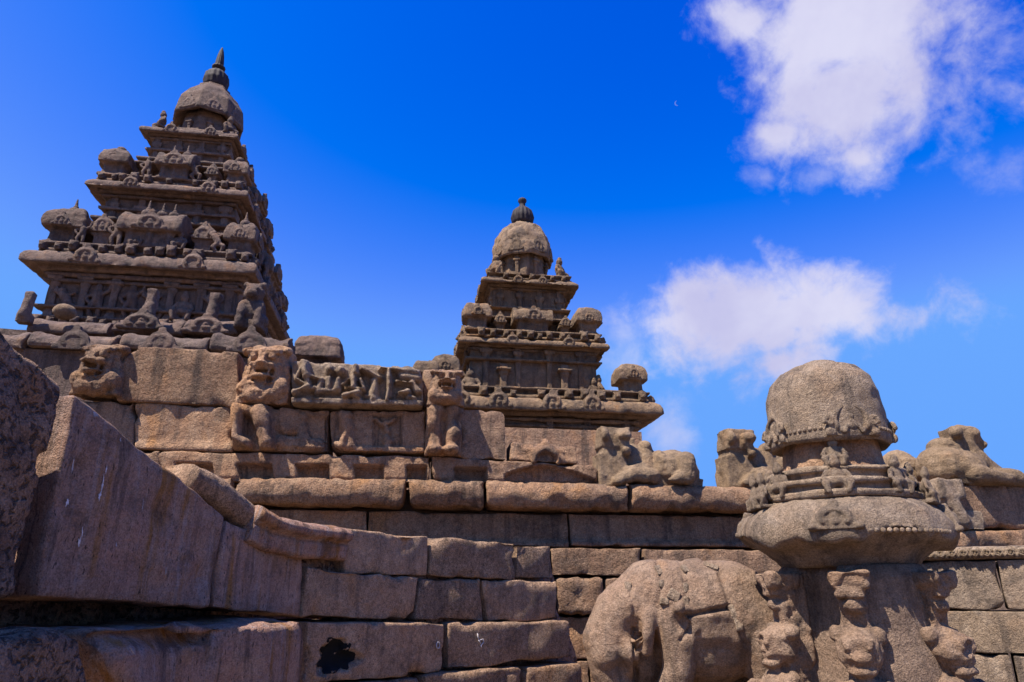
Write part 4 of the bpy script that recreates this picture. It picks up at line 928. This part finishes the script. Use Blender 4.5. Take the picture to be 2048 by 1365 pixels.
# hollow between trunk and foreleg, eye sockets and the crack are pressed in
V = getv(body); N = normals(body)
for (c_, rr, dp) in ((ap(265, 470, -.2), .05, .05), (ap(480, 430, -.28), .05, .07), (ap(285, 520, -.18), .045, .05), (ap(245, 640, -.12), .05, .03)):
    d_ = np.linalg.norm(V - c_, axis=1); V -= N * (dp * np.clip(1 - d_ / (rr * 2.2), 0, 1))[:, None]
pr = np.stack([((V - _c) @ _r) / ((V - _c) @ _f) * FPX + 1024, 682.5 - ((V - _c) @ _u) / ((V - _c) @ _f) * FPX], 1); cx_, cy_ = (pr[:, 0] - 1140) * 2.2555, (pr[:, 1] - 1050) * 2.2555
facing = (N @ -_hd) > -.2
def groove(pts, w, dp):
    global V
    h = np.zeros(len(V))
    for (a, b) in zip(pts, pts[1:]):
        a, b = np.array(a), np.array(b); d_ = b - a; t_ = np.clip(((cx_ - a[0]) * d_[0] + (cy_ - a[1]) * d_[1]) / (d_ @ d_), 0, 1)
        h = np.maximum(h, np.clip(1 - np.hypot(cx_ - a[0] - t_ * d_[0], cy_ - a[1] - t_ * d_[1]) / w, 0, 1))
    V = V - N * (h * dp * facing)[:, None]
groove([(395, 175), (412, 270), (400, 350)], 20, .022); groove([(500, 165), (525, 260), (525, 380)], 18, .022); groove([(600, 160), (680, 210)], 22, .02); groove([(680, 215), (720, 340), (760, 470), (790, 540)], 20, .03)
groove([(525, 408), (600, 396), (720, 372)], 17, .06); groove([(545, 400), (540, 470), (500, 520)], 14, .03); groove([(265, 250), (275, 320)], 16, .02); groove([(290, 470), (295, 560), (300, 720)], 14, .05); groove([(240, 300), (290, 340), (285, 420)], 10, .015)
setv(body, V); part('body', body, M_PINK, an)
def patch(x, y, w, h, rot, d, seed):
    s = Sculpt(); s.box((0, 0, 0), (w, .07, h), (0, rot, 0)); me = s.done('harness_stone', .0085, 1, .008, 20, seed)
    c_ = ap(x, y, 0.); dist = None
    # seat the piece on the body surface along the statue's depth
    q = np.hypot(cx_ - x, cy_ - y); i = np.argsort(np.where(facing, q, 1e9))[:6]; c_ = V[i].mean(0)
    part('harness_stone', me, M_PALE, an, TRS(c_ + _hd * .022, -YAW, 1, -.1 if y > 250 else -.75))
for k_, a in enumerate(((400, 205, .05, .10, -.2), (412, 262, .035, .06, .1), (425, 345, .06, .05, .2), (470, 318, .09, .08, .5), (520, 205, .04, .08, -.2), (522, 280, .04, .08, 0), (527, 345, .045, .09, 0), (640, 188, .12, .05, .5), (262, 280, .05, .10, .1), (740, 395, .05, .11, -.2), (765, 455, .05, .08, -.2), (775, 505, .045, .06, -.1))): patch(*a, 0, 620 + k_)
for k_, (x, y, rr) in enumerate(((560, 670, .1), (640, 680, .13), (730, 690, .12), (820, 690, .13), (520, 700, .08))):
    s = Sculpt(); s.ell((0, 0, 0), (rr, rr * .9, rr * .85)); part('base_boulder', s.done('base_boulder', .016, 2, .012, 8, 640 + k_), M_PINK, an, TRS(ap(x, y + 8, .25)))
bs_ = ap(600, 700, .25); s = Sculpt(); s.box((0, 0, 0), (1.9, 1.0, .9), top=(.85, .8)); part('plinth', s.done('plinth', .03, 3, .02, 4, 650), M_PINK, an, TRS((bs_[0], bs_[1] + .1, .32), -YAW))

# ------------------------------------------------------------------ domed miniature shrine
SC = footH(1703, 5.3); SX, SY = float(SC[0]), float(SC[1])
sh = thing('miniature_shrine', (SX, SY, 0), 'round domed miniature shrine with wide eave and lion pillars on the right', 'shrine')
def sz(py):                                    # height on the shrine's axis plane
    p_ = onplane(1690, py, SC, _hd); return float(p_[2])
def srad(px_half): return px_half * 5.35 / FPX
def spart(name, prof, seed, mat=M_PALE, rf=None, amp=.008, freq=7, chip=.01, parent=None, step=.03, zfun=None, seg=150):
    me = polar(name, resample(prof, step), rf, seg, amp, freq, seed, chip, zfun); return part(name, me, mat, parent or sh, TRS((SX, SY, 0), .2))
def rim(i0, i1, a):
    return lambda an, i: 0
def sz2(py, r_):                                # height of a ring of radius r_ whose front shows at that picture row
    return float(onplane(1690, py, SC - _hd * r_, _hd)[2])
camang = math.atan2(-SY, -SX)                  # direction from the shrine to the camera
def drumr(an, i):
    q = (an + .2 - camang + math.pi) % (2 * math.pi) - math.pi
    return (.74 if -.85 < q < -.2 else 1.) * (1 + .06 * math.sin(2 * q))
spart('drum', [(.56, 0), (.56, .6), (.54, 1.2), (.51, sz2(1150, .51)), (.46, sz2(1130, .46))], 701, M_PINK, drumr, .012, 4, .015)
eprof = [(.38, sz2(1134, .45)), (.455, sz2(1132, .455)), (.49, sz2(1118, .49)), (.56, sz2(1098, .56)), (.66, sz2(1082, .66)), (.715, sz2(1074, .715)), (.735, sz2(1068, .735)), (.74, sz2(1056, .74)), (.725, sz2(1036, .725)), (.68, sz2(1014, .68)), (.61, sz2(998, .61)), (.53, sz2(989, .53)), (.45, sz2(984, .45))]
er = resample(eprof, .03); _zl = sz2(1060, .735)
def ez(an, i):
    w = np.clip((er[i][0] - .57) / .14, 0, 1) * (1 if er[i][1] < _zl else 0)
    return float(w) * (.032 * math.sin(an * 3 + .5) + .026 * math.sin(an * 7 + 2) + .014 * math.sin(an * 13 + 1) + .008 * math.sin(an * 29))
ev = spart('eave', eprof, 702, M_PALE, lambda an, i: (1 + .012 * math.sin(an * 5 + 1) + .008 * math.sin(an * 11)) * octo(.35)(an, i), .009, 9, .010, zfun=ez)
zt = sz2(990, .56); zn = sz2(926, .5); _k = (zn - zt) / .26
spart('moulding_ring', [(.4, zt - .03), (.56, zt), (.57, zt + .05 * _k), (.52, zt + .06 * _k), (.51, zt + .10 * _k), (.55, zt + .11 * _k), (.555, zt + .15 * _k), (.5, zt + .16 * _k)], 703, rf=octo(.3), step=.012)
spart('moulding_ring', [(.35, zt + .15 * _k), (.46, zt + .155 * _k), (.46, zt + .20 * _k), (.485, zt + .21 * _k), (.49, zt + .25 * _k), (.42, zt + .27 * _k), (.3, zt + .27 * _k)], 704, rf=octo(.3), step=.012)
zd = sz2(872, .46); zdt = sz(726); _h = (zdt - zd) / .575
spart('neck', [(.39, zn - .03), (.36, zn + .06), (.33, zd + .12)], 705, M_WALL)
dome_p = [(r_, zd + q * _h) for (r_, q) in ((.26, .06), (.33, .02), (.42, -.015), (.437, .01), (.435, .08), (.43, .2), (.418, .33), (.378, .43), (.295, .502), (.16, .54), (.145, .555), (.10, .57), (.02, .575))]
do = spart('dome', dome_p, 706, amp=.006)
def ring_at(r_, a, z): return (SX + r_ * math.cos(a), SY + r_ * math.sin(a), z)
bead = Sculpt(); bead.ell((0, 0, 0), (.016, .013, .016), seg=10); bead_me = mesh_from('bead', bead.V, bead.F)
faces_a = [camang + q for q in (-1.12, .42, 1.96, 3.5)]    # arched faces on the dome
for j in range(72):
    a = camang - math.pi + j * 2 * math.pi / 72
    if min(abs((a - q + math.pi) % (2 * math.pi) - math.pi) for q in faces_a) > .3: part('bead', bead_me, M_PALE, do, TRS(ring_at(.435, a, zd + .075), a + math.pi / 2))
ARCH = kudu_mesh(71)
def scroll_arch():
    s = Sculpt(); 
    for kk in range(24):
        a = math.pi * (-.1 + 1.2 * kk / 23); s.ell((math.cos(a) * .15, -.01, .12 + math.sin(a) * .13), .032, seg=8)
    for x in (-1, 1):
        for kk in range(12):
            a = kk / 11 * 5; s.ell((x * (.2 + .045 * math.cos(a) * (1 - kk / 16)), -.02, .11 + .05 * math.sin(a) * (1 - kk / 16)), .022, seg=8)
        s.ell((x * .2, 0, .03), (.05, .03, .04)); s.ell((x * .1, -.0, .05), .03)
    s.ell((0, -.01, .16), .035); s.ell((0, -.01, .09), (.045, .035, .05)); s.cap([(-.05, -.02, .08), (-.08, -.03, .03)], [.02, .02]); s.cap([(.05, -.02, .08), (.08, -.03, .03)], [.02, .02])
    s.prism([(-.24, 0), (.24, 0), (.16, .24), (.05, .3), (-.05, .3), (-.16, .24)], .0, .05)
    s.cap([(0, .0, .28), (0, .03, .36), (0, .06, .46)], [.04, .03, .032]); s.box((0, .07, .47), (.07, .06, .07))
    return s.done('arch', .0095, 1, .005, 16, 72)
SA = scroll_arch()
for a in faces_a: part('arch', SA, M_PALE, do, TRS(ring_at(.43, a, zd + .01), a + math.pi / 2, (.8, .7, .92), -.12))
# little figures on neck, rings and eave
FG = [figure_mesh(0, 81), figure_mesh(0, 82)]
for kk, q in enumerate((-.75, .1, .95, 1.8, 2.9, -1.8)): part('dwarf_figure', FG[kk % 2], M_PALE, sh, TRS(ring_at(.515, camang + q - .07, zt + .02), camang + q + math.pi / 2, (.28, .24, .25)))
part('dwarf_figure', FG[0], M_PALE, sh, TRS(ring_at(.395, camang + .06, zn - .0), camang + .06 + math.pi / 2, (.24, .18, .2)))
for kk, q in enumerate((-1.25, -.98, 1.3)): part('dwarf_figure', FG[kk % 2], M_PALE, sh, TRS(ring_at(.61, camang + q, zt - .04), camang + q + math.pi / 2, (.24, .2, .24)))
for q in (.0, 1.57, 3.14, -1.57): part('arch', ARCH, M_PALE, ev, TRS(ring_at(.725, camang + q - .05, sz2(1058, .73)), camang + q - .05 + math.pi / 2, (.34, .25, .26), -.25))
for j in range(110):
    a = camang - math.pi + j * 2 * math.pi / 110; q = (a - camang + math.pi) % (2 * math.pi) - math.pi
    if .2 < q < 1.2: part('bead', bead_me, M_PALE, ev, TRS(ring_at(.735 * octo(.35)(a - .2, 0), a, sz2(1060, .735)), a + math.pi / 2, 1.1))
# lion pillars round the drum
def lion_pillar(seed):
    s = Sculpt(); s.box((0, .06, .85), (.15, .18, 1.75)); s.box((0, -.0, 1.69), (.2, .2, .1), top=(1.15, 1.1)); s.box((0, .0, 1.6), (.16, .17, .05)); s.ell((0, .0, 1.52), (.085, .09, .06))
    s.ell((0, -.04, 1.25), (.125, .12, .14)); s.ell((0, -.12, 1.21), (.07, .06, .05)); s.ell((0, -.1, 1.13), (.08, .07, .035)); s.box((0, -.11, 1.31), (.17, .09, .04))
    for x in (-1, 1):
        s.ell((x * .115, -.0, 1.34), (.045, .05, .055)); s.ell((x * .055, -.14, 1.275), .026)
        s.cap([(x * .1, -.05, 1.02), (x * .13, -.11, .9), (x * .1, -.17, .82), (x * .09, -.18, .98)], [.07, .055, .045, .05]); s.cap([(x * .1, -.02, .7), (x * .16, -.12, .62), (x * .13, -.08, .4), (x * .13, -.13, .28)], [.09, .08, .06, .06])
    s.ell((0, -.06, .95), (.12, .11, .16)); s.ell((0, -.04, .7), (.12, .11, .16)); s.box((0, 0, .12), (.32, .34, .26))
    return s.done('lion_pillar', .0115, 8, .016, 12, seed, 4, .018)
LP = [lion_pillar(731), lion_pillar(732)]
for kk, q in enumerate((-1.02, -.02, 1.0, 2.1, 3.14, -2.1)): part('lion_pillar', LP[kk % 2], M_PINK, sh, TRS(ring_at(.565, camang + q, 0), camang + q + math.pi / 2, (1.1, 1.1, sz2(1142, .6) / 1.74)))
